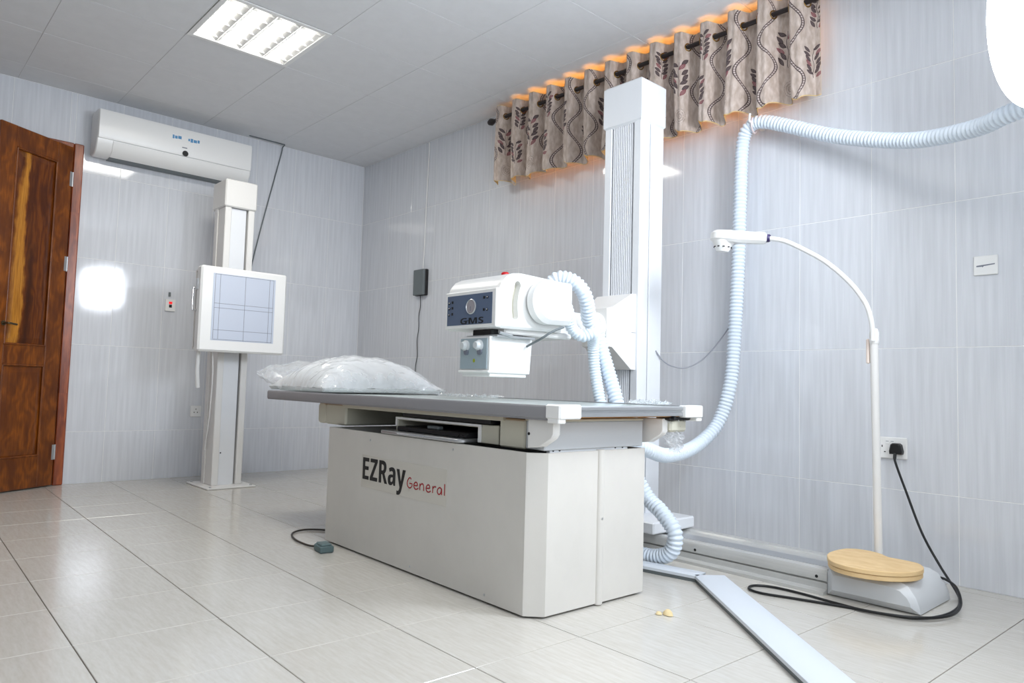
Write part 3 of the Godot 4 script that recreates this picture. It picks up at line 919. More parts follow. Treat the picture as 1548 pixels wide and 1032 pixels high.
# ------------------------------------------------------------------ x-ray table (local x along its length, z towards the photographer)
func xray_table() -> void:
	var o := thing("xray_table", "white x-ray table with boxed cabinet base and long floating grey top", "x-ray table", TO, TA)
	var L := 1.452; var w := 0.557; var h := 0.537; var ch := 0.05; var th := 0.012
	part(mb().extrude(PackedVector2Array([Vector2(-L + 0.02, 0.02), Vector2(-L + 0.02, w - 0.02), Vector2(-0.02, w - 0.02), Vector2(-0.02, 0.06), Vector2(-0.06, 0.02)]), 0.49, axes(v(1, 0, 0), v(0, 0, -1), v(0, 1, 0), v(0, 0, 0))), "dark_core", M.inner, o, "solid core coloured dark for the shade inside the cabinet")  # block filling the open cabinet, interior shade put into its colour
	part(mb().lohi(v(-L, 0.007, -th), v(-ch, h, 0.0), 0.0015), "front_panel", M.cabinet, o)
	part(mb().extrude(PackedVector2Array([Vector2(-ch, 0), Vector2(0, ch), Vector2(-th * 0.9, ch + 0.004), Vector2(-ch - 0.003, th * 0.9)]), h - 0.007, axes(v(1, 0, 0), v(0, 0, -1), v(0, 1, 0), v(0, 0.007, 0)), 0.001), "corner_panel", M.cabinet, o)
	part(mb().lohi(v(-th, 0.007, -0.302), v(0, h, -ch - 0.001), 0.0015), "end_panel", M.cabinet, o)
	part(mb().lohi(v(-th, 0.007, -w), v(0, h, -0.322), 0.0015), "end_panel", M.cabinet, o)
	part(mb().extrude(circle2(0, 0, 0.014, 0.017, 20), h + 0.0, axes(v(1, 0, 0), v(0, 0, -1), v(0, 1, 0), v(-0.003, 0.003, -0.312)), 0.002), "joint_strip", M.cabinet, o, "rounded white joint strip")
	part(mb().lohi(v(-L, 0.007, -w), v(-th, h, -w + th), 0.0015), "rear_panel", M.cabinet, o)
	part(mb().lohi(v(-L, 0.007, -w + th), v(-L + th, h, -th), 0.0015), "end_panel", M.cabinet, o)
	for q in [[-1.064, 0.503], [-0.457, 0.513], [-0.25, 0.03], [-0.72, 0.03]]:
		part(mb().lathe([Vector2(0.0045, 0), Vector2(0.0045, 0.0015), Vector2(0, 0.002)], axes(v(1, 0, 0), v(0, 0, 1), v(0, -1, 0), v(q[0], q[1], 0.0)), 12), "screw", M.alu, o)
	part(mb().lathe([Vector2(0.004, 0), Vector2(0.004, 0.0015), Vector2(0, 0.002)], axes(v(0, 1, 0), v(1, 0, 0), v(0, 0, 1), v(0.011, 0.30, -0.312)), 12), "screw", M.alu, o)
	part(mb().lohi(v(-0.03, h - 0.02, -0.47), v(-0.012, h + 0.014, -0.07), 0.001), "upper_flange", M.paint_cool, o)
	for z in [-0.085, -0.115, -0.40, -0.44]:
		part(mb().lathe([Vector2(0.0045, 0), Vector2(0.0045, 0.001), Vector2(0, 0.001)], axes(v(0, 1, 0), v(1, 0, 0), v(0, 0, 1), v(-0.012, h + 0.007, z)), 10), "screw", M.dark, o)
	# lettering on a clear film
	var film := part(mb().lohi(v(-1.128, 0.296, -0.0002), v(-0.490, 0.436, 0.0005)), "label_film", M.clear_film, o, "clear label film with EZRay General lettering")
	var ez := part_mesh(text("EZRay", 0.120, 0.002, 700), "lettering", M.ink, film, "black EZRay lettering")
	var bb := ez.mesh.get_aabb()
	ez.scale = v(0.345 / bb.size.x, 0.127 / bb.size.y, 0.6)
	ez.position = v(-1.118 - bb.position.x * ez.scale.x, 0.425 - (bb.position.y + bb.size.y) * ez.scale.y, 0.0009)
	var gl := {
		"G": [[[0.62, 0.86], [0.45, 0.98], [0.22, 0.80], [0.10, 0.45], [0.20, 0.10], [0.48, 0.0], [0.72, 0.18], [0.74, 0.42], [0.40, 0.42]]],
		"e": [[[0.12, 0.32], [0.55, 0.38], [0.50, 0.62], [0.28, 0.64], [0.10, 0.36], [0.20, 0.06], [0.45, 0.0], [0.70, 0.14]]],
		"n": [[[0.12, 0.64], [0.12, 0.0]], [[0.12, 0.36], [0.30, 0.60], [0.50, 0.62], [0.60, 0.40], [0.62, 0.0]]],
		"r": [[[0.14, 0.64], [0.14, 0.0]], [[0.14, 0.38], [0.30, 0.60], [0.55, 0.62]]],
		"a": [[[0.60, 0.52], [0.40, 0.64], [0.16, 0.48], [0.10, 0.20], [0.28, 0.0], [0.50, 0.14], [0.62, 0.56], [0.62, 0.0]]],
		"l": [[[0.2, 1.05], [0.2, 0.0]]]}
	var gm := mb()
	var gxs := [-0.764, -0.716, -0.674, -0.630, -0.587, -0.554, -0.513]
	for gi in 7:
		for line in gl["General"[gi]]:
			var pp := []
			for q in line: pp.append(v(gxs[gi] + q[0] * 0.054, 0.337 + q[1] * 0.041, 0.001))
			gm.tube(smooth_path(pp, 5), 0.0028, 6, true, 1.0)
	for i in gm.p.size(): gm.p[i].z = clampf(gm.p[i].z, 0.0002, 0.0014)
	part(gm, "lettering", M.ink_red, film, "red handwritten General lettering")
	# upper frame carrying the top
	var B: Material = M.frame_beige
	part(mb().lohi(v(-1.565, 0.547, -0.56), v(-1.36, 0.648, -0.035), 0.008), "cross_rail", B, o)
	part(mb().extrude(rrect2(-0.04, -0.05, 0.04, 0.05, 0.02), 0.53, axes(v(1, 0, 0), v(0, 1, 0), v(0, 0, 1), v(-1.606, 0.598, -0.565)), 0.004), "rail_end_cap", B, o)
	part(mb().lohi(v(-1.40, 0.55, -0.56), v(-0.09, 0.645, -0.53), 0.003), "long_rail", B, o)
	part(mb().lohi(v(-1.37, 0.632, -0.53), v(-0.2, 0.648, -0.02), 0.002), "under_plate", M.frame_beige, o)
	part(mb().lohi(v(-0.228, 0.543, -0.53), v(-0.095, 0.642, -0.03), 0.005), "cross_rail", B, o)
	part(mb().lohi(v(-0.095, 0.545, -0.545), v(-0.002, 0.640, -0.035), 0.003), "end_beam", mat(Color(0.76, 0.775, 0.79), 0.4), o)
	part(mb().lohi(v(-0.095, 0.640, -0.54), v(0.005, 0.649, -0.03), 0.002), "slide_strip", B, o)
	# brake handle bracket at the corner
	var br := PackedVector2Array([Vector2(-0.05, 0.553), Vector2(0.01, 0.560), Vector2(0.062, 0.590), Vector2(0.072, 0.604), Vector2(0.072, 0.650), Vector2(-0.05, 0.650)])
	part(mb().extrude(br, 0.032, axes(v(1, 0, 0), v(0, 1, 0), v(0, 0, 1), v(0, 0, -0.034)), 0.003), "handle_bracket", M.paint, o, "white corner bracket")
	part(mb().extrude(br, 0.032, axes(v(1, 0, 0), v(0, 1, 0), v(0, 0, 1), v(0, 0, -0.60)), 0.003), "handle_bracket", M.paint, o, "white corner bracket")
	part(mb().lathe([Vector2(0.005, 0), Vector2(0.005, 0.002), Vector2(0, 0.002)], axes(v(1, 0, 0), v(0, 0, 1), v(0, -1, 0), v(-0.043, 0.60, -0.002)), 10), "screw", M.dark, o)
	# cassette tray
	var tr := mb()
	tr.lohi(v(-0.93, 0.600, -0.50), v(-0.34, 0.612, -0.045), 0.002).lohi(v(-0.93, 0.548, -0.50), v(-0.915, 0.600, -0.045), 0.002)
	tr.lohi(v(-0.358, 0.545, -0.50), v(-0.25, 0.612, -0.045), 0.002).lohi(v(-0.93, 0.546, -0.50), v(-0.34, 0.600, -0.49), 0.001)
	var hs := part(tr, "tray_housing", M.frame_beige, o, "open cassette tray housing")
	part(mb().lohi(v(-0.93, 0.603, -0.0445), v(-0.345, 0.612, -0.040), 0.001).lohi(v(-0.363, 0.546, -0.0445), v(-0.345, 0.604, -0.040), 0.001).lohi(v(-0.93, 0.575, -0.0445), v(-0.918, 0.604, -0.040), 0.001), "front_trim", M.plastic_white, hs)
	var dw := part(mb().extrude(rrect2(-0.98, -0.012, -0.40, 0.46, 0.03), 0.014, axes(v(1, 0, 0), v(0, 0, -1), v(0, 1, 0), v(0, 0.541, 0)), 0.003), "drawer", M.alu, o, "metal cassette drawer")
	part(mb().lohi(v(-0.83, 0.545, 0.010), v(-0.63, 0.551, 0.016), 0.002), "grip", M.chrome, dw)
	part(mb().lohi(v(-0.90, 0.556, -0.42), v(-0.42, 0.575, -0.03), 0.003), "cassette", M.dark, dw)
	part(mb().lohi(v(-0.70, 0.575, -0.07), v(-0.62, 0.588, -0.045), 0.003), "clamp", M.grey_box, dw)
	part(mb().tube(smooth_path([v(-0.47, 0.556, -0.025), v(-0.455, 0.572, -0.03), v(-0.43, 0.56, -0.03), v(-0.41, 0.575, -0.035)], 5), 0.003, 8), "cable", M.black, dw)
	part(mb().lohi(v(-0.86, 0.616, -0.45), v(-0.28, 0.632, -0.03), 0.002), "grid_slab", M.dark, o, "dark grid slab")
	# floating top
	var uL := -2.158; var uR := 0.109; var zF := 0.019; var zB := -0.74; var yt := 0.697
	var top := part(mb().lohi(v(uL + 0.004, yt - 0.03, zB + 0.012), v(uR - 0.012, yt - 0.0035, zF - 0.012), 0.001), "tabletop", M.tabletop, o, "grey floating tabletop")
	var rp := PackedVector2Array([Vector2(0, -0.048), Vector2(0.013, -0.048), Vector2(0.013, -0.043), Vector2(0.016, -0.041), Vector2(0.016, -0.008), Vector2(0.013, -0.003), Vector2(0.011, 0), Vector2(0, 0)])
	part(mb().extrude(rp, uR - uL - 0.03, axes(v(0, 0, 1), v(0, 1, 0), v(-1, 0, 0), v(uR - 0.03, yt, zF - 0.013)), 0.001), "side_rail", M.side_rail, top, "long grey aluminium side rail")
	part(mb().extrude(rp, uR - uL - 0.03, axes(v(0, 0, -1), v(0, 1, 0), v(1, 0, 0), v(uL, yt, zB + 0.013)), 0.001), "side_rail", M.side_rail, top, "long grey aluminium side rail")
	var ep := PackedVector2Array([Vector2(0, -0.036), Vector2(0.012, -0.036), Vector2(0.014, -0.034), Vector2(0.014, -0.024), Vector2(0.006, -0.022), Vector2(0.006, -0.015), Vector2(0.014, -0.013), Vector2(0.014, -0.004), Vector2(0.011, 0), Vector2(0, 0)])
	part(mb().extrude(ep, zF - zB - 0.1, axes(v(1, 0, 0), v(0, 1, 0), v(0, 0, 1), v(uR - 0.014, yt, zB + 0.05)), 0.0008), "end_rail", M.alu, top, "bright grooved aluminium end rail")
	part(mb().lohi(v(uL, yt - 0.045, zB + 0.013), v(uL + 0.005, yt - 0.002, zF - 0.013), 0.001), "end_rail", M.alu, top)
	part(mb().lohi(v(uL + 0.2, yt - 0.040, zB + 0.02), v(uR - 0.02, yt - 0.031, zF - 0.02), 0.0005), "wooden_core", M.wood_edge, top, "thin wooden core edge")
	for q in [[zF + 0.007, -1.0], [zB - 0.007, 1.0]]:
		var zz: float = q[0]; var s: float = q[1]
		var cp := PackedVector2Array([Vector2(uR - 0.045, 0), Vector2(uR + 0.012, 0), Vector2(uR + 0.018, 0.006), Vector2(uR + 0.018, 0.096), Vector2(uR + 0.010, 0.104), Vector2(uR - 0.02, 0.104), Vector2(uR - 0.02, 0.022), Vector2(uR - 0.045, 0.022)])
		var cz := axes(v(1, 0, 0), v(0, 0, s), v(0, 1, 0), v(0, yt - 0.042, zz))
		var cap := part(mb().extrude(cp, 0.046, cz, 0.004), "corner_cap", M.plastic_white, top, "white plastic corner cap")
		part(mb().lohi(v(uR - 0.04, yt - 0.056, zz + s * 0.001), v(uR + 0.012, yt - 0.040, zz + s * 0.035), 0.003), "cap_tab", M.plastic_white, cap)
	# rear release handle wrapped in torn film
	var rh := part(mb().lohi(v(0.03, 0.60, -0.70), v(0.085, 0.648, -0.60), 0.008), "release_handle", M.frame_beige, o)
	part(mb().lohi(v(0.03, 0.645, -0.71), v(0.095, 0.657, -0.58), 0.003).tube([v(0.09, 0.652, -0.60), v(0.104, 0.652, -0.60)], 0.008, 12).tube([v(0.09, 0.652, -0.68), v(0.104, 0.652, -0.68)], 0.008, 12), "roller", M.dark, rh)

# ------------------------------------------------------------------ tube stand
func tube_stand() -> void:
	var at := v(3.43, 0, 0.41)
	var o := thing("xray_tube_stand", "tall white x-ray column with tube head and collimator over the table", "x-ray tube stand", at)
	var A: Material = M.paint_cool
	var xl := -0.122; var xr := 0.112; var zb := -0.095; var zf := 0.095; var top := 2.11
	# column built of front and side covers round a core
	part(mb().lohi(v(xl + 0.044, 0.13, zb), v(xr - 0.015, top, zb + 0.008), 0.001), "rear_cover", A, o)
	part(mb().lohi(v(xl, 0.13, zb), v(xl + 0.016, top, zf - 0.016), 0.003).lohi(v(xl, 0.13, zf - 0.016), v(xl + 0.045, top, zf), 0.003), "column_cover", A, o)
	part(mb().lohi(v(xr - 0.045, 0.13, zb + 0.114), v(xr, top, zf), 0.003), "column_cover", A, o)
	part(mb().lohi(v(xr - 0.016, 0.13, zb), v(xr, top, zb + 0.106), 0.003), "column_cover", A, o)
	var rb := mb().lohi(v(xl + 0.053, 0.13, zf - 0.020), v(xr - 0.056, top, zf - 0.008))
	for k in 11:
		var x := xl + 0.057 + k * 0.0117
		rb.lohi(v(x - 0.0035, 0.13, zf - 0.008), v(x + 0.0035, top, zf - 0.003), 0.0015)
	part(rb, "ribbed_cover", A, o, "vertically ribbed front cover")
	part(mb().extrude(PackedVector2Array([Vector2(xl - 0.006, zb - 0.006), Vector2(xr + 0.006, zb - 0.006), Vector2(xr + 0.006, zf + 0.008), Vector2(xl - 0.006, zf + 0.008)]), 0.225, axes(v(1, 0, 0), v(0, 0, 1), v(0, 1, 0), v(0, 2.105, 0)), 0.010), "top_cover", A, o, "plain column top cover")
	# foot carriage on the floor rail
	part(mb().lohi(v(-0.28, 0.096, -0.13), v(0.30, 0.150, 0.20), 0.006), "foot_carriage", A, o)
	# arm carriage: tapers from the column to the arm
	var cz := zf - 0.002
	var cb := mb()
	var sec := [
		[-0.128, 0.098, 0.852, 1.226, cz], [-0.128, 0.098, 0.852, 1.226, cz + 0.035],
		[-0.085, 0.085, 0.955, 1.150, cz + 0.165], [-0.078, 0.078, 0.96, 1.14, cz + 0.20]]
	for i in sec.size() - 1:
		var a: Array = sec[i]; var b: Array = sec[i + 1]
		var ra := [v(a[0], a[2], a[4]), v(a[1], a[2], a[4]), v(a[1], a[3], a[4]), v(a[0], a[3], a[4])]
		var rb2 := [v(b[0], b[2], b[4]), v(b[1], b[2], b[4]), v(b[1], b[3], b[4]), v(b[0], b[3], b[4])]
		var mid := v(0, 1.04, (a[4] + b[4]) * 0.5)
		for k in 4:
			var f := [ra[k], ra[(k + 1) % 4], rb2[(k + 1) % 4], rb2[k]]
			cb.face(f, (f[0] + f[1] + f[2] + f[3]) * 0.25 - mid)
		if i == 0: cb.face(ra, v(0, 0, -1))
		if i == sec.size() - 2: cb.face(rb2, v(0, 0, 1))
	part(cb, "arm_carriage", M.paint, o)
	part(mb().lohi(v(0.0975, 1.033, cz), v(0.0985, 1.035, cz + 0.035)), "seam", M.ink_grey, o)
	part(mb().lathe([Vector2(0.075, 0), Vector2(0.075, 0.015), Vector2(0.068, 0.03), Vector2(0.062, 0.03), Vector2(0.062, 0.10)], axes(v(1, 0, 0), v(0, 0, 1), v(0, -1, 0), v(0, 1.05, cz + 0.195)), 28), "swivel_ring", M.plastic_white, o)
	part(mb().lohi(v(-0.05, 0.985, 0.30), v(0.05, 1.105, 0.72), 0.012), "arm", M.paint, o)
	part(mb().lohi(v(-0.09, 0.968, 0.58), v(0.12, 0.995, 0.98), 0.006), "arm_cradle", M.paint, o)
	# tube head
	var H := 1.0  # local z of the head: world 1.45 at its front
	var zF := 1.45 - at.z; var zR := 1.075 - at.z
	var prof := PackedVector2Array()
	for q in [[zR, 1.02], [zR + 0.012, 0.992], [zF - 0.015, 0.987], [zF, 0.995], [zF, 1.140], [zF - 0.015, 1.172], [zF - 0.04, 1.200], [zF - 0.075, 1.216], [zF - 0.115, 1.221], [zR + 0.05, 1.214], [zR + 0.02, 1.206], [zR, 1.18]]:
		prof.append(Vector2(q[0], q[1]))
	var hx0 := 3.238 - at.x; var hx1 := 3.582 - at.x
	var pill := PackedVector2Array()
	var gz := zF - 0.095
	for k in 13:
		var th := PI * k / 12.0
		pill.append(Vector2(gz + cos(th) * 0.017, 1.168 + sin(th) * 0.017))
	for k in 5: pill.append(Vector2(gz - 0.017 + 0.010 * sin(PI * (k + 1) / 6.0) + 0.010 * (k + 1) / 6.0, 1.168 - 0.126 * (k + 1) / 6.0))
	for k in 13:
		var th := PI + PI * k / 12.0
		pill.append(Vector2(gz + 0.010 + cos(th) * 0.017, 1.042 + sin(th) * 0.017))
	for k in 5: pill.append(Vector2(gz + 0.027 + 0.010 * sin(PI * (k + 1) / 6.0) - 0.010 * (k + 1) / 6.0, 1.042 + 0.126 * (k + 1) / 6.0))
	var hb := mb().extrude(prof, hx1 - hx0 - 0.03, axes(v(0, 0, 1), v(0, 1, 0), v(-1, 0, 0), v(hx1 - 0.03, 0, 0)), 0.0)
	hb.holed(prof, pill, 0.030, axes(v(0, 0, 1), v(0, 1, 0), v(1, 0, 0), v(hx1 - 0.03, 0, 0)), 0.010)
	var hs := part(hb, "tube_housing", M.plastic_white, o, "white tube housing")
	part(mb().extrude(pill, 0.002, axes(v(0, 0, 1), v(0, 1, 0), v(1, 0, 0), v(hx1 - 0.0299, 0, 0))), "grip_recess", M.frame_beige, hs, "recessed hand grip")
	var hd := o
	# round end cover on the +x side and the small one on the far side
	var bc := v(hx1 - 0.002, 1.108, zR + 0.105)
	var dsh := PackedVector2Array()
	for k in 33:
		var th := PI * 0.5 - PI * k / 32.0
		dsh.append(Vector2(0.04 + 0.092 * cos(th) * 1.05, 0.092 * sin(th)))
	dsh.append(Vector2(-0.085, -0.088)); dsh.append(Vector2(-0.095, -0.07)); dsh.append(Vector2(-0.095, 0.085)); dsh.append(Vector2(-0.085, 0.092))
	part(mb().extrude(dsh, 0.07, axes(v(0, 0, 1), v(0, 1, 0), v(1, 0, 0), bc), 0.018), "end_cover", M.plastic_white, hd, "rounded white end cover")
	part(mb().extrude(dsh, 0.05, axes(v(0, 0, 1), v(0, 1, 0), v(-1, 0, 0), v(hx0 + 0.002, 1.108, zR + 0.105)), 0.018), "end_cover", M.plastic_white, hd, "rounded white end cover")
	# control panel
	var pz := zF
	var px0 := 3.252 - at.x; var px1 := 3.572 - at.x
	var pf := part(mb().lohi(v(px0 - 0.008, 0.990, pz - 0.02), v(px1 + 0.006, 1.148, pz + 0.016), 0.004), "control_panel", M.plastic_white, hd, "white framed blue control panel")
	part(mb().lohi(v(px0 + 0.008, 1.005, pz + 0.015), v(px1 - 0.018, 1.132, pz + 0.0172), 0.0006), "panel_face", M.panel_blue, pf, "slate blue panel face")
	var pcx := (px0 + px1) * 0.5 + 0.012
	part(mb().lathe([Vector2(0.030, 0), Vector2(0.032, 0.004), Vector2(0.029, 0.007), Vector2(0.027, 0.004), Vector2(0.0, 0.004)], axes(v(1, 0, 0), v(0, 0, 1), v(0, -1, 0), v(pcx, 1.079, pz + 0.017)), 28), "dial_ring", M.alu, pf, "round angle dial")
	part(mb().lathe([Vector2(0.026, 0), Vector2(0.026, 0.002), Vector2(0, 0.002)], axes(v(1, 0, 0), v(0, 0, 1), v(0, -1, 0), v(pcx, 1.079, pz + 0.0205)), 24), "dial_face", mat(Color(0.62, 0.60, 0.62), 0.3), pf)
	part(mb().lohi(v(pcx - 0.0015, 1.062, pz + 0.0215), v(pcx + 0.0015, 1.08, pz + 0.0235)), "dial_needle", M.ink_grey, pf)
	var btn := mb().lathe([Vector2(0.0055, 0), Vector2(0.0055, 0.002), Vector2(0.0, 0.003)], axes(v(1, 0, 0), v(0, 0, 1), v(0, -1, 0), Vector3.ZERO), 14).mesh()
	for q in [[0.022, 1.102], [0.022, 1.079], [0.022, 1.052], [0.272, 1.112], [0.272, 1.062]]:
		var bo := part_mesh(btn, "button", M.black, pf); bo.position = v(px0 + q[0], q[1], pz + 0.0172)
		var lo := part_mesh(btn, "button_dot", M.plastic_white, pf); lo.position = v(px0 + q[0] + 0.001, q[1] + 0.001, pz + 0.0185); lo.scale = v(0.4, 0.4, 1.0)  # small white dot set off-centre on each black button
	for q in [[0.043, 1.104], [0.043, 1.080], [0.043, 1.054], [0.252, 1.112], [0.252, 1.062]]:
		part(mb().lohi(v(px0 + q[0] - 0.006, q[1] - 0.005, pz + 0.0171), v(px0 + q[0] + 0.006, q[1] + 0.006, pz + 0.0177)), "symbol", M.ink, pf)
	var gt := part_mesh(text("GMS", 0.026, 0.001, 700), "lettering", M.ink, pf, "dark GMS lettering")
	var gb := gt.mesh.get_aabb()
	gt.scale = v(0.150 / gb.size.x, 0.026 / gb.size.y, 0.5)
	gt.position = v(pcx - 0.075 - gb.position.x * gt.scale.x + 0.004, 1.008 - gb.position.y * gt.scale.y, pz + 0.0176)
	part(mb().lohi(v(pcx - 0.045, 1.0195, pz + 0.0172), v(pcx - 0.015, 1.0225, pz + 0.0181)), "lettering_bar", M.ink, pf)
	# emergency stop
	var es := v(3.44 - at.x, 1.219, 1.30 - at.z)
	var eb := part(mb().lathe([Vector2(0.009, 0), Vector2(0.009, 0.008), Vector2(0, 0.008)], Transform3D(Basis.IDENTITY, es), 16), "stop_button_base", M.black, hd)
	part(mb().lathe([Vector2(0.009, 0.008), Vector2(0.017, 0.012), Vector2(0.017, 0.019), Vector2(0.012, 0.024), Vector2(0, 0.025)], Transform3D(Basis.IDENTITY, es), 20), "stop_button", M.red, eb, "red emergency stop button")
	# swivel mount and collimator
	var cx0 := 3.338 - at.x; var cx1 := 3.528 - at.x; var z0 := 1.222 - at.z; var z1 := 1.452 - at.z
	part(mb().lohi(v(cx0 + 0.04, 0.958, z0 + 0.02), v(cx1 - 0.02, 0.990, z1 - 0.03), 0.006), "swivel_mount", M.dark, hd, "dark swivel mount")
	part(mb().lohi(v(cx0 + 0.02, 0.952, z0), v(cx1 + 0.03, 0.962, z1 - 0.015), 0.002).tube([v(cx1 + 0.035, 0.96, z1 - 0.09), v(cx1 + 0.035, 0.97, z1 - 0.02)], 0.006, 8), "mount_rail", M.alu, hd)
	var cbx := mb()
	var t0 := [v(cx0, 0.955, z0 - 0.008), v(cx1, 0.955, z0 - 0.008), v(cx1, 0.955, z1), v(cx0, 0.955, z1)]
	var t1 := [v(cx0 + 0.002, 0.808, z0 + 0.004), v(cx1, 0.808, z0 + 0.004), v(cx1, 0.808, z1 - 0.002), v(cx0 + 0.002, 0.808, z1 - 0.002)]
	var cmid := v((cx0 + cx1) * 0.5, 0.88, (z0 + z1) * 0.5)
	for k in 4:
		var f := [t0[k], t0[(k + 1) % 4], t1[(k + 1) % 4], t1[k]]
		cbx.face(f, (f[0] + f[2]) * 0.5 - cmid)
	cbx.face(t0, Vector3.UP); cbx.face(t1, Vector3.DOWN)
	var col := part(cbx, "collimator", M.plastic_white, hd, "white box collimator")
	part(mb().lohi(v(cx0 + 0.006, 0.792, z0 + 0.016), v(cx1 - 0.006, 0.809, z1 - 0.010), 0.002), "lower_rim", M.plastic_white, col)
	part(mb().lohi(v(cx0 - 0.004, 0.806, z0 + 0.005), v(cx1 + 0.004, 0.816, z1 + 0.006), 0.003), "rim_band", M.plastic_white, col)
	part(mb().lohi(v(cx0 + 0.006, 0.822, z1 - 0.004), v(cx1 - 0.012, 0.948, z1 + 0.004), 0.001), "front_plate", M.col_grey, col, "grey collimator face")
	for q in [cx0 + 0.045, cx1 - 0.058]:
		part(mb().lathe([Vector2(0.024, 0), Vector2(0.024, 0.006), Vector2(0.018, 0.010), Vector2(0.016, 0.022), Vector2(0.013, 0.025), Vector2(0, 0.025)], axes(v(1, 0, 0), v(0, 0, 1), v(0, -1, 0), v(q, 0.918, z1 + 0.004)), 24), "knob", mat(Color(0.80, 0.82, 0.83), 0.25), col, "round grey knob")
		part(mb().lathe([Vector2(0.013, 0), Vector2(0.013, 0.008), Vector2(0, 0.009)], axes(v(1, 0, 0), v(0, 0, 1), v(0, -1, 0), v(q + 0.006, 0.892, z1 + 0.004)), 18), "small_knob", M.ink_grey, col)
	part(mb().extrude(circle2(0, 0, 0.007, 0.008, 16), 0.001, axes(v(1, 0, 0), v(0, 1, 0), v(0, 0, 1), v((cx0 + cx1) * 0.5 + 0.004, 0.856, z1 + 0.004))), "warning_sticker", mat(Color(0.62, 0.68, 0.12), 0.5), col, "small yellow sticker")
	var path := []
	for q in [v(3.66, 1.008, 1.16), v(3.655, 0.985, 1.22), v(3.62, 0.955, 1.25), v(3.55, 0.93, 1.25), v(3.50, 0.92, 1.23)]: path.append(q - at)
	part(mb().tube(smooth_path(path, 6), 0.005, 8), "collimator_cable", M.grey_box, hd)

func floor_rail() -> void:
	var x0 := 2.2; var x1 := 4.50
	var o := thing("floor_rail", "long aluminium floor rail along the tiled wall under the column", "floor rail", v(x0, 0, 0.43))
	var L := x1 - x0
	# section (z, y) extruded along x
	var sec := PackedVector2Array([Vector2(-0.15, 0), Vector2(0.165, 0), Vector2(0.165, 0.012), Vector2(0.135, 0.018), Vector2(0.135, 0.040), Vector2(0.122, 0.042), Vector2(0.122, 0.046), Vector2(0.135, 0.048), Vector2(0.135, 0.078), Vector2(0.128, 0.090), Vector2(0.105, 0.092), Vector2(0.100, 0.084), Vector2(-0.10, 0.084), Vector2(-0.105, 0.092), Vector2(-0.15, 0.092)])
	part(mb().extrude(sec, L, axes(v(0, 0, 1), v(0, 1, 0), v(-1, 0, 0), v(L, 0, 0)), 0.0), "rail_profile", M.alu_dull, o)
	part(mb().lohi(v(0, 0.084, -0.03), v(L, 0.0855, 0.06)), "track_insert", M.alu, o)
	part(mb().lohi(v(L, 0.004, -0.148), v(L + 0.006, 0.088, 0.133), 0.001), "end_plate", M.alu, o)
	for x in [1.72, 2.26]:
		part(mb().lathe([Vector2(0.006, 0), Vector2(0.006, 0.001), Vector2(0, 0.001)], axes(v(1, 0, 0), v(0, 0, 1), v(0, -1, 0), v(x, 0.06, 0.135)), 12), "bolt_hole", M.black, o)

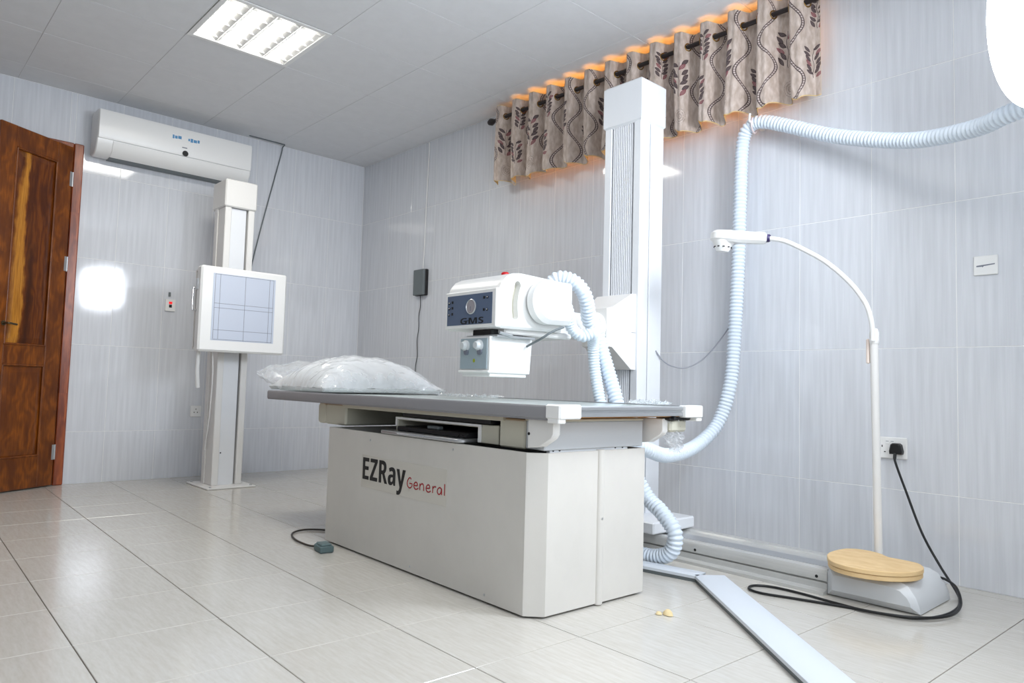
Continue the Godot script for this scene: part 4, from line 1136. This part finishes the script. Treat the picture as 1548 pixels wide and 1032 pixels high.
func hoses() -> void:
	# main hose: from the right along the wall, over a hook, down to the back of the table
	var D := [v(6.58, 2.15, 0.75), v(6.2, 1.98, 0.62), v(5.6, 1.80, 0.50), v(5.116, 1.760, 0.420), v(4.959, 1.757, 0.330), v(4.753, 1.785, 0.240), v(4.578, 1.839, 0.170), v(4.329, 1.935, 0.110), v(4.098, 2.046, 0.090), v(3.961, 2.101, 0.090), v(3.889, 2.079, 0.090), v(3.855, 1.990, 0.080), v(3.846, 1.736, 0.080), v(3.838, 1.398, 0.080), v(3.822, 1.064, 0.080), v(3.811, 0.797, 0.100), v(3.772, 0.598, 0.150), v(3.739, 0.486, 0.300), v(3.761, 0.457, 0.550), v(3.798, 0.492, 0.750), v(3.79, 0.528, 0.88), v(3.75, 0.55, 1.0)]
	solo(mb().hose(smooth_path(D, 10), 0.034, 0.0065, 0.0185, 18), "corrugated_hose", M.hose, v(3.75, 0.45, 0.5), "pale blue corrugated hose hung on a wall hook beside the valance", "hose")
	var hk := solo(mb().tube(smooth_path([v(3.925, 2.10, 0.002), v(3.925, 2.10, 0.125), v(3.925, 2.115, 0.135), v(3.925, 2.14, 0.130)], 4), 0.006, 8).lathe([Vector2(0.016, 0), Vector2(0.016, 0.004), Vector2(0, 0.005)], axes(v(1, 0, 0), v(0, 0, 1), v(0, -1, 0), v(3.925, 2.10, 0.001)), 16), "wall_hook", M.plastic_white, v(3.925, 2.05, 0.002), "white wall hook holding the corrugated hose", "hook")
	var ring := []
	for k in 25: ring.append(v(3.925 + 0.006 * sin(TAU * k / 24.0), 2.092 + 0.0375 * cos(TAU * k / 24.0), 0.09 + 0.0375 * sin(TAU * k / 24.0)))
	solo(mb().tube(ring, 0.0045, 8, false), "cable_tie", mat(Color(0.88, 0.82, 0.82), 0.4), v(3.925, 2.055, 0.09), "pale plastic tie looped round the hose at the hook", "cable tie")
	hk.set_meta("label", "white wall hook holding the corrugated hose")
	# tube head hoses
	var A := [v(3.50, 1.16, 1.09), v(3.497, 1.205, 1.080), v(3.530, 1.238, 1.060), v(3.577, 1.225, 1.020), v(3.605, 1.177, 0.980), v(3.595, 1.117, 0.940), v(3.570, 1.063, 0.900), v(3.575, 1.017, 0.855), v(3.595, 0.927, 0.835), v(3.635, 0.807, 0.825), v(3.674, 0.696, 0.82), v(3.715, 0.547, 0.815), v(3.75, 0.40, 0.79), v(3.800, 0.285, 0.75), v(3.872, 0.235, 0.75), v(3.940, 0.160, 0.75), v(3.926, 0.080, 0.75), v(3.85, 0.042, 0.75), v(3.74, 0.036, 0.75), v(3.60, 0.036, 0.76)]
	solo(mb().hose(smooth_path(A, 10), 0.0345, 0.0065, 0.0175, 18), "corrugated_hose", M.hose, v(3.67, 0.0, 0.84), "thick pale blue corrugated hose arching off the tube head behind the table", "hose")
	var Bp := [v(3.60, 1.10, 1.13), v(3.62, 1.10, 1.105), v(3.612, 1.055, 1.075), v(3.603, 1.012, 1.045), v(3.631, 0.980, 1.01), v(3.655, 0.995, 0.965), v(3.612, 0.945, 0.915), v(3.605, 0.835, 0.892), v(3.635, 0.70, 0.888), v(3.67, 0.547, 0.88), v(3.66, 0.30, 0.86), v(3.54, 0.12, 0.82), v(3.38, 0.04, 0.80)]
	solo(mb().hose(smooth_path(Bp, 10), 0.027, 0.0048, 0.0135, 16), "corrugated_hose", M.hose, v(3.65, 0.0, 0.93), "thinner pale blue corrugated hose looping under the tube head end cover", "hose")
	solo(mb().tube(smooth_path([v(3.543, 0.954, 0.360), v(3.553, 0.906, 0.310), v(3.554, 0.879, 0.220), v(3.595, 0.878, 0.150), v(3.668, 0.946, 0.080), v(3.782, 1.111, 0.040), v(3.80, 1.20, 0.03)], 8), 0.0035, 8), "thin_cable", mat(Color(0.62, 0.63, 0.66), 0.5), v(3.6, 0.87, 0.15), "thin grey cable sagging from the column to the hanging hose", "cable")

# ------------------------------------------------------------------ examination lamp
func exam_lamp() -> void:
	var at := v(4.66, 0, 0.43)
	var o := thing("examination_lamp", "white gooseneck examination lamp on a boxy grey floor base", "floor lamp", at)
	# base: rounded box, higher behind
	var prof := PackedVector2Array()
	for q in [[-0.155, 0.0], [0.165, 0.0], [0.163, 0.02], [0.150, 0.055], [0.125, 0.088], [0.095, 0.101], [0.06, 0.104], [-0.135, 0.104], [-0.150, 0.098], [-0.155, 0.085]]: prof.append(Vector2(q[0], q[1]))
	part(mb().extrude(prof, 0.36, axes(v(1, 0, 0), v(0, 1, 0), v(0, 0, 1), v(0, 0.004, -0.20)), 0.024), "base", mat(Color(0.83, 0.84, 0.85), 0.4), o, "grey plastic base")
	part(mb().lathe([Vector2(0.012, 0), Vector2(0.012, 0.02), Vector2(0, 0.021)], axes(v(0, 1, 0), v(-1, 0, 0), v(0, 0, 1), v(-0.154, 0.06, 0.11)), 14), "knob", M.black, o, "black side knob")
	var px := 4.583 - at.x; var pz := 0.285 - at.z
	var W: Material = M.paint
	part(mb().tube([v(px, 0.09, pz), v(px, 0.99, pz + 0.04)], 0.0155, 18), "pole", W, o)
	var G := []
	for q in [v(4.585, 0.975, 0.34), v(4.585, 1.001, 0.342), v(4.583, 1.055, 0.350), v(4.564, 1.127, 0.360), v(4.512, 1.212, 0.380), v(4.427, 1.300, 0.400), v(4.338, 1.363, 0.420), v(4.261, 1.407, 0.440), v(4.196, 1.424, 0.460)]: G.append(q - at)
	part(mb().lathe([Vector2(0.0165, 0), Vector2(0.018, 0.01), Vector2(0.018, 0.045), Vector2(0.013, 0.06), Vector2(0.0, 0.061)], Transform3D(Basis.IDENTITY, v(px + 0.001, 0.965, pz + 0.039)), 18), "joint_sleeve", M.plastic_white, o)
	part(mb().lohi(v(px - 0.030, 0.885, pz + 0.03), v(px - 0.017, 0.985, pz + 0.045), 0.004), "clamp_lever", mat(Color(0.90, 0.84, 0.80), 0.4), o)
	part(mb().tube(smooth_path(G, 8), 0.0098, 14), "gooseneck", M.plastic_white, o)
	# head: handle body with a round lamp bowl at its end
	var a := v(4.196, 1.424, 0.46) - at; var b := v(4.03, 1.442, 0.52) - at
	var ax := (b - a).normalized(); var sd := ax.cross(Vector3.UP).normalized(); var uu := sd.cross(ax)
	part(mb().lathe([Vector2(0.014, 0), Vector2(0.017, 0.004), Vector2(0.017, 0.016), Vector2(0, 0.016)], axes(sd, ax, uu, a - ax * 0.012), 18), "collar", mat(Color(0.20, 0.16, 0.34), 0.4), o, "dark violet collar")
	var outl := PackedVector2Array()   # outline seen from above: x along the handle, y across
	for q in [[0.0, -0.022], [0.06, -0.026], [0.11, -0.034], [0.145, -0.052]]: outl.append(Vector2(q[0], q[1]))
	for k in 17:
		var th := -PI * 0.42 + PI * 0.84 * k / 16.0
		outl.append(Vector2(0.185 + 0.058 * cos(th), 0.058 * sin(th)))
	for q in [[0.145, 0.052], [0.11, 0.034], [0.06, 0.026], [0.0, 0.022]]: outl.append(Vector2(q[0], q[1]))
	var hd := part(mb().extrude(outl, 0.050, axes(ax, sd, uu, a - uu * 0.026), 0.012), "lamp_head", M.plastic_white, o)
	part(mb().lathe([Vector2(0.0, -0.066), Vector2(0.026, -0.066), Vector2(0.034, -0.052), Vector2(0.037, -0.044), Vector2(0.050, -0.022), Vector2(0.054, 0.0), Vector2(0.045, 0.02), Vector2(0, 0.026)], axes(ax, uu, sd, a + ax * 0.185), 28), "lamp_bowl", M.plastic_white, hd)
	for k in 10:
		var th := TAU * k / 10.0
		var q := a + ax * (0.185 + 0.0355 * cos(th)) + sd * 0.0355 * sin(th) - uu * 0.047
		part(mb().box(q, v(0.008, 0.004, 0.008)), "vent", M.black, hd)
	part(mb().lohi(v(0.105, 0.0235, -0.012), v(0.122, 0.0265, 0.012), 0.001, axes(ax, uu, sd, a)), "switch", M.dark, hd, "dark rocker switch")
	# wooden board lying on the base
	var pts := PackedVector2Array()
	var ring := []
	for q in [[4.521, 0.600], [4.478, 0.500], [4.482, 0.38], [4.515, 0.335], [4.565, 0.325], [4.615, 0.345], [4.655, 0.378], [4.70, 0.380], [4.765, 0.395], [4.805, 0.47], [4.795, 0.56], [4.735, 0.635], [4.65, 0.665], [4.575, 0.650]]: ring.append(v(q[0], 0, q[1]))
	ring.append(ring[0])
	var sm := smooth_path([ring[ring.size() - 2]] + ring + [ring[1]], 5)
	for i in range(5, sm.size() - 6): pts.append(Vector2(sm[i].x, -sm[i].z))
	var bd := thing("wooden_board", "kidney-shaped plywood board lying on the examination lamp base", "board", v(4.645, 0.1085, 0.48))
	for k in 2:
		var q2 := PackedVector2Array()
		for q in pts: q2.append(Vector2(q.x - 4.645, q.y + 0.48) * (1.0 if k == 1 else 0.985))
		part(mb().extrude(q2, 0.0165, axes(v(1, 0, 0), v(0, 0, -1), v(0, 1, 0), v(0, 0.0005 + 0.018 * k, 0)), 0.002), "plywood_layer", M.ply, bd)
	# mains cable
	var K := [v(4.561, 0.512, 0.045), v(4.565, 0.48, 0.055), v(4.605, 0.36, 0.05), v(4.668, 0.20, 0.06), v(4.74, 0.09, 0.09), v(4.82, 0.02, 0.17), v(4.862, 0.007, 0.27), v(4.885, 0.006, 0.40), v(4.875, 0.006, 0.53), v(4.83, 0.006, 0.625), v(4.74, 0.006, 0.665), v(4.62, 0.006, 0.690), v(4.458, 0.006, 0.740), v(4.345, 0.006, 0.775), v(4.285, 0.006, 0.755), v(4.275, 0.006, 0.70), v(4.33, 0.006, 0.66), v(4.44, 0.006, 0.655), v(4.58, 0.006, 0.672), v(4.70, 0.010, 0.690), v(4.83, 0.013, 0.645), v(4.90, 0.013, 0.53), v(4.895, 0.02, 0.38), v(4.86, 0.06, 0.30), v(4.81, 0.075, 0.26), v(4.775, 0.075, 0.255)]
	solo(mb().tube(smooth_path(K, 8), 0.0048, 10), "power_cord", M.rubber, v(4.6, 0.001, 0.6), "black power cord looping over the floor from the wall socket", "power cord")

# ------------------------------------------------------------------ small things
func small_things() -> void:
	# double socket with a plug
	var s := thing("wall_socket", "white double wall socket behind the examination lamp pole", "socket", v(4.537, 0.488, 0.0))
	var pl := part(mb().lohi(v(-0.074, 0.0, 0.0005), v(0.060, 0.092, 0.012), 0.003), "socket_plate", M.plastic_white, s)
	for cx in [-0.04, 0.024]:
		for q in [[0.0, 0.052, 0.004, 0.009], [-0.011, 0.028, 0.007, 0.004], [0.011, 0.028, 0.007, 0.004]]:
			part(mb().lohi(v(cx + q[0] - q[2] * 0.5, q[1] - q[3] * 0.5, 0.0118), v(cx + q[0] + q[2] * 0.5, q[1] + q[3] * 0.5, 0.0124)), "pin_hole", M.black, pl)
	for cx in [-0.018, 0.002]:
		part(mb().lohi(v(cx - 0.007, 0.062, 0.0115), v(cx + 0.007, 0.078, 0.0145), 0.001), "rocker_switch", M.plastic_white, pl)
		part(mb().lohi(v(cx - 0.006, 0.0735, 0.0143), v(cx + 0.006, 0.0755, 0.0148)), "switch_mark", M.ink_grey, pl)
	var pg := thing("mains_plug", "black three-pin mains plug pushed into the double wall socket", "plug", v(4.561, 0.510, 0.0126))
	part(mb().extrude(PackedVector2Array([Vector2(-0.024, 0.0), Vector2(0.024, 0.0), Vector2(0.026, 0.012), Vector2(0.020, 0.040), Vector2(0.012, 0.046), Vector2(-0.012, 0.046), Vector2(-0.020, 0.040), Vector2(-0.026, 0.012)]), 0.034, axes(v(1, 0, 0), v(0, 1, 0), v(0, 0, 1), v(0, 0, 0)), 0.005), "plug_body", M.rubber, pg)
	part(mb().tube([v(0, 0.004, 0.033), v(0.001, -0.018, 0.04)], 0.0065, 10), "strain_relief", M.rubber, pg)
	# plate with a dark mark higher on the same wall
	var p2 := thing("blank_wall_plate", "small white square plate with a dark slit high on the tiled wall", "wall plate", v(4.893, 1.254, 0.0))
	part(mb().lohi(v(-0.042, 0.0, 0.0005), v(0.042, 0.078, 0.008), 0.002), "plate", M.plastic_white, p2)
	part(mb().extrude(PackedVector2Array([Vector2(-0.032, 0.034), Vector2(-0.012, 0.034), Vector2(-0.010, 0.031), Vector2(-0.006, 0.036), Vector2(0.032, 0.040), Vector2(0.032, 0.044), Vector2(-0.032, 0.039)]), 0.001, axes(v(1, 0, 0), v(0, 1, 0), v(0, 0, 1), v(0, 0, 0.008))), "slit", M.ink_grey, p2, "dark slit")
	# switch with a red lamp and a socket low on the door wall
	var w := thing("isolator_switch", "small wall switch with a glowing red neon between door and stand", "switch", v(0.0, 1.248, 1.612))
	part(mb().lohi(v(0.0005, 0, -0.036), v(0.010, 0.09, 0.036), 0.002), "switch_plate", M.plastic_white, w)
	part(mb().lohi(v(0.010, 0.028, -0.010), v(0.013, 0.050, 0.010), 0.001), "rocker", M.dark, w)
	var neon := mat(Color(0.8, 0.1, 0.12), 0.4)
	neon.emission_enabled = true; neon.emission = Color(1.0, 0.12, 0.14); neon.emission_energy_multiplier = 0.8
	part(mb().lohi(v(0.010, 0.055, -0.012), v(0.0125, 0.072, 0.012), 0.001), "neon_lamp", neon, w, "glowing red neon")
	var tp := solo(mb().lohi(v(0.0005, 1.36, 1.612), v(0.006, 1.392, 1.628), 0.001), "small_wall_tag", M.grey_box, v(0.0005, 1.36, 1.62), "tiny grey tag stuck above the red-lit wall switch", "tag")
	tp.set_meta("group", "")
	tp.remove_meta("group")
	var ws := thing("wall_socket", "white wall socket low on the door wall beside the chest stand", "socket", v(0.0, 0.455, 1.385))
	var wp := part(mb().lohi(v(0.0005, 0, -0.04), v(0.010, 0.085, 0.04), 0.002), "socket_plate", M.plastic_white, ws)
	for q in [[0.058, 0.0], [0.034, -0.012], [0.034, 0.012]]:
		part(mb().lohi(v(0.0098, q[0] - 0.004, q[1] - 0.003), v(0.0104, q[0] + 0.004, q[1] + 0.003)), "pin_hole", M.black, wp)
	# grey junction box on the back wall with its leads
	var jb := thing("junction_box", "slim dark grey box on the tiled wall left of the tube head", "junction box", v(0.99, 1.462, 0.0))
	part(mb().lohi(v(-0.072, 0, 0.0005), v(0.072, 0.21, 0.028), 0.004), "box_body", M.dark, jb)
	part(mb().lohi(v(-0.070, 0.002, 0.028), v(0.070, 0.208, 0.050), 0.004), "box_lid", M.grey_box, jb)
	solo(mb().tube(smooth_path([v(1.015, 2.715, 0.006), v(1.02, 2.66, 0.006), v(1.012, 2.4, 0.006), v(1.004, 2.1, 0.006), v(1.0, 1.85, 0.006), v(0.996, 1.673, 0.010)], 6), 0.0045, 8), "thin_cable", M.plastic_white, v(1.0, 1.673, 0.006), "thin white cable running from the ceiling to the grey box", "cable")
	solo(mb().tube(smooth_path([v(0.972, 1.461, 0.010), v(0.975, 1.38, 0.008), v(0.958, 1.30, 0.008), v(0.962, 1.20, 0.008), v(0.945, 1.10, 0.008), v(0.955, 0.98, 0.008), v(0.935, 0.88, 0.008), v(0.940, 0.70, 0.008), v(0.93, 0.4, 0.008), v(0.93, 0.005, 0.008)], 6), 0.0028, 8), "thin_cable", M.dark, v(0.95, 0.005, 0.008), "thin dark wire dangling below the grey box", "cable")
	solo(mb().tube(smooth_path([v(0.06, 2.716, 0.80), v(0.02, 2.70, 0.80), v(0.008, 2.64, 0.805), v(0.008, 2.3, 0.88), v(0.008, 1.9, 0.965), v(0.008, 1.4, 1.06), v(0.008, 0.9, 1.15), v(0.008, 0.5, 1.20)], 6), 0.005, 8), "thin_cable", M.grey_box, v(0.01, 0.5, 1.0), "grey cable slanting down the door wall behind the chest stand", "cable")
	solo(mb().lohi(v(0.055, CEIL - 0.008, 0.80), v(0.065, CEIL - 0.001, 1.10)), "ceiling_trunking", M.grey_box, v(0.06, CEIL - 0.008, 0.95), "short grey trunking along the ceiling edge above the slanting cable", "trunking")
	# foot pedal and its lead
	var fp := thing("foot_pedal", "small grey-green foot pedal at the corner of the table base", "foot pedal", v(2.782, 0, 1.748), -0.15)
	part(mb().extrude(rrect2(-0.045, -0.032, 0.045, 0.032, 0.008), 0.03, axes(v(1, 0, 0), v(0, 0, -1), v(0, 1, 0), v(0, 0, 0)), 0.005), "pedal_base", mat(Color(0.34, 0.42, 0.43), 0.55), fp)
	part(mb().lohi(v(-0.036, 0.028, -0.024), v(0.036, 0.038, 0.024), 0.004), "treadle", mat(Color(0.38, 0.46, 0.47), 0.55), fp)
	solo(mb().tube(smooth_path([v(2.735, 0.012, 1.745), v(2.66, 0.006, 1.76), v(2.52, 0.006, 1.755), v(2.38, 0.006, 1.705), v(2.33, 0.006, 1.62), v(2.39, 0.006, 1.54), v(2.50, 0.006, 1.50), v(2.585, 0.006, 1.49)], 7), 0.0045, 8), "pedal_cord", mat(Color(0.20, 0.18, 0.15), 0.5), v(2.5, 0.001, 1.63), "dark cord curving from the foot pedal to the table base", "cord")
	# white cable trunking on the floor
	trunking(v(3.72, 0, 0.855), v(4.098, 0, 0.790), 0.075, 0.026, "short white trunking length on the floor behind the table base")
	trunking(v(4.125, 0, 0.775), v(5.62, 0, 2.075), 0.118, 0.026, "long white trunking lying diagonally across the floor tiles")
	# crumb of plaster
	var cr := mb()
	cr.lathe([Vector2(0.0, 0.0), Vector2(0.020, 0.002), Vector2(0.016, 0.012), Vector2(0.006, 0.020), Vector2(0, 0.021)], Transform3D(Basis.from_scale(v(1, 1, 0.7)), v(4.275, 0.0, 1.267)), 7)
	cr.lathe([Vector2(0.0, 0.0), Vector2(0.012, 0.002), Vector2(0.008, 0.009), Vector2(0, 0.012)], Transform3D(Basis.IDENTITY, v(4.250, 0.0, 1.285)), 6)
	solo(cr, "plaster_crumb", mat(Color(0.88, 0.80, 0.62), 0.9), v(4.275, 0.0, 1.267), "tiny cream crumb on the floor tiles beside the table base", "crumb")
	# torn plastic film
	film(v(4.13, 0.60, 1.03), v(0.05, 0.14, 0.13), 5, "torn_plastic_film", "torn clear plastic film hanging off the rear table corner")
	film(v(3.15, 0.712, 1.25), v(0.30, 0.018, 0.14), 8, "plastic_film", "crumpled clear plastic film lying on the tabletop under the tube head")
	film(v(4.0, 0.712, 1.02), v(0.16, 0.02, 0.06), 9, "plastic_film", "crumpled clear plastic film lying on the tabletop near its end rail")

func trunking(a: Vector3, b: Vector3, w: float, h: float, label: String) -> void:
	var L := a.distance_to(b)
	var d := (b - a).normalized()
	var o := thing("cable_trunking", label, "trunking", a, -atan2(d.z, d.x))
	var hw := w * 0.5
	var tray := PackedVector2Array([Vector2(-hw, 0), Vector2(hw, 0), Vector2(hw, h - 0.004), Vector2(hw - 0.002, h - 0.004), Vector2(hw - 0.002, 0.002), Vector2(-hw + 0.002, 0.002), Vector2(-hw + 0.002, h - 0.008), Vector2(-hw, h - 0.008)])
	var t := axes(v(0, 0, 1), v(0, 1, 0), v(-1, 0, 0), v(L, 0, 0))
	part(mb().extrude(tray, L, t), "tray", M.grey_box, o, "trunking tray coloured grey for its shaded side")  # white trunking, the side shadow is put into this grey
	var lid := PackedVector2Array([Vector2(-hw - 0.002, h - 0.003), Vector2(hw + 0.002, h - 0.003), Vector2(hw + 0.002, h - 0.012), Vector2(hw + 0.0035, h - 0.012), Vector2(hw + 0.0035, h - 0.001), Vector2(hw, h + 0.001), Vector2(-hw, h + 0.001), Vector2(-hw - 0.0035, h - 0.001), Vector2(-hw - 0.0035, h - 0.008), Vector2(-hw - 0.002, h - 0.008)])
	part(mb().extrude(lid, L, t), "lid", M.lid, o, "white trunking lid")

func film_mat() -> StandardMaterial3D:
	if not M.has("film"):
		var m := mat(Color(0.96, 0.975, 0.99, 0.26), 0.14)
		m.transparency = BaseMaterial3D.TRANSPARENCY_ALPHA
		m.cull_mode = BaseMaterial3D.CULL_DISABLED
		M.film = m
	return M.film

func film(c: Vector3, s: Vector3, sd: int, called: String, label: String) -> void:
	var nz := FastNoiseLite.new(); nz.seed = sd; nz.frequency = 1.0; nz.fractal_octaves = 3
	var b := mb()
	var k := 26
	var pts := PackedVector3Array(); var nor := PackedVector3Array()
	for i in k + 1:
		for j in k + 1:
			var a := float(i) / k * 2.0 - 1.0; var e := float(j) / k * 2.0 - 1.0
			var f := 1.0 + 0.35 * nz.get_noise_2d(a * 3.0, e * 3.0)
			var q := v(a * s.x * 0.5 * f, 0, e * s.z * 0.5 * f)
			if s.y > 0.08: q = v(nz.get_noise_2d(a * 2.0 + 9.0, e * 2.0) * s.x * 0.9 , a * s.y * 0.5 * f, e * s.z * 0.5 * (0.7 + 0.3 * a) * f)
			else: q.y = absf(nz.get_noise_2d(a * 4.0 + 9.0, e * 4.0)) * s.y * 1.6
			pts.append(q); nor.append(Vector3.UP)
	for i in k:
		for j in k:
			var a := pts[i * (k + 1) + j]; var d := pts[i * (k + 1) + j + 1]; var e := pts[(i + 1) * (k + 1) + j]; var f := pts[(i + 1) * (k + 1) + j + 1]
			b.face([a, d, f], Vector3.UP); b.face([a, f, e], Vector3.UP)
	var o := part(b, numbered(called), film_mat(), self)
	o.position = c - v(0, 0.013 if s.y < 0.08 else 0.0, 0)
	tag(o, label, "plastic film")

func pillow() -> void:
	# a pillow still in its clear bag, lying across the far end of the table top
	var ctr := TO + v(-1.86, 0.0, -0.355).rotated(Vector3.UP, TA)
	ctr.y = 0.6975
	var o := thing("pillow", "white pillow in a clear plastic bag on the end of the x-ray table", "pillow", ctr, TA)
	var nz := FastNoiseLite.new(); nz.seed = 21; nz.frequency = 1.0; nz.fractal_octaves = 4
	for layer in 2:
		var b := mb()
		var hx := 0.325 if layer == 0 else 0.345; var hz := 0.36 if layer == 0 else 0.375
		var n := 64
		for side in 2:
			var pts := PackedVector3Array(); var nor := PackedVector3Array()
			var hgt := func(a: float, e: float) -> float:
				var g := pow(maxf(0.0, 1.0 - pow(absf(a), 2.6)), 0.62) * pow(maxf(0.0, 1.0 - pow(absf(e), 2.6)), 0.62)
				var wr := nz.get_noise_2d(a * 3.0 + 3.0 * layer, e * 3.0)
				var base := 0.024 + 0.02 * (1.0 - maxf(absf(a), absf(e)))
				if side == 0: return base + (0.152 + (0.006 if layer == 1 else 0.0)) * g + wr * (0.006 + 0.018 * layer * (1.0 - g * 0.6)) + layer * 0.03 * absf(nz.get_noise_2d(a * 7.0, e * 2.0 + 5.0)) * (1.0 - 0.7 * g) - 0.018 * (0.0 if layer == 0 else 0.3)
				return maxf(0.002 if layer == 1 else 0.006, base - (0.105) * pow(g, 0.55))
			for i in n + 1:
				for j in n + 1:
					var a := float(i) / n * 2.0 - 1.0; var e := float(j) / n * 2.0 - 1.0
					var pinch := 1.0 - 0.07 * (1.0 - e * e) * absf(a) * absf(a) + 0.03 * nz.get_noise_2d(a * 2.0 + 40.0, e * 2.0)
					var y: float = hgt.call(a, e)
					var tail := layer * clampf((-a - 0.55) / 0.45, 0.0, 1.0) * clampf(e + 0.35, 0.0, 1.0)
					y += tail * (0.085 + 0.03 * nz.get_noise_2d(a * 9.0, e * 9.0)) * (1.0 if side == 0 else 0.85)
					pts.append(v(a * hx * pinch - tail * (0.12 + 0.04 * nz.get_noise_2d(e * 6.0, 3.0)), y, e * hz * (1.0 - 0.06 * (1.0 - a * a) * absf(e))))
			nor.resize(pts.size())
			for i in n + 1:
				for j in n + 1:
					var i0 := maxi(i - 1, 0); var i1 := mini(i + 1, n); var j0 := maxi(j - 1, 0); var j1 := mini(j + 1, n)
					var du := pts[i1 * (n + 1) + j] - pts[i0 * (n + 1) + j]; var dv := pts[i * (n + 1) + j1] - pts[i * (n + 1) + j0]
					var nn := dv.cross(du).normalized()
					nor[i * (n + 1) + j] = nn if side == 0 else -nn
			b.grid(n + 1, n + 1, pts, nor)
		if layer == 0: part(b, "cushion", mat(Color(0.93, 0.94, 0.95), 0.8), o, "white cushion")
		else: part(b, "plastic_bag", film_mat(), o, "crinkled clear plastic bag")
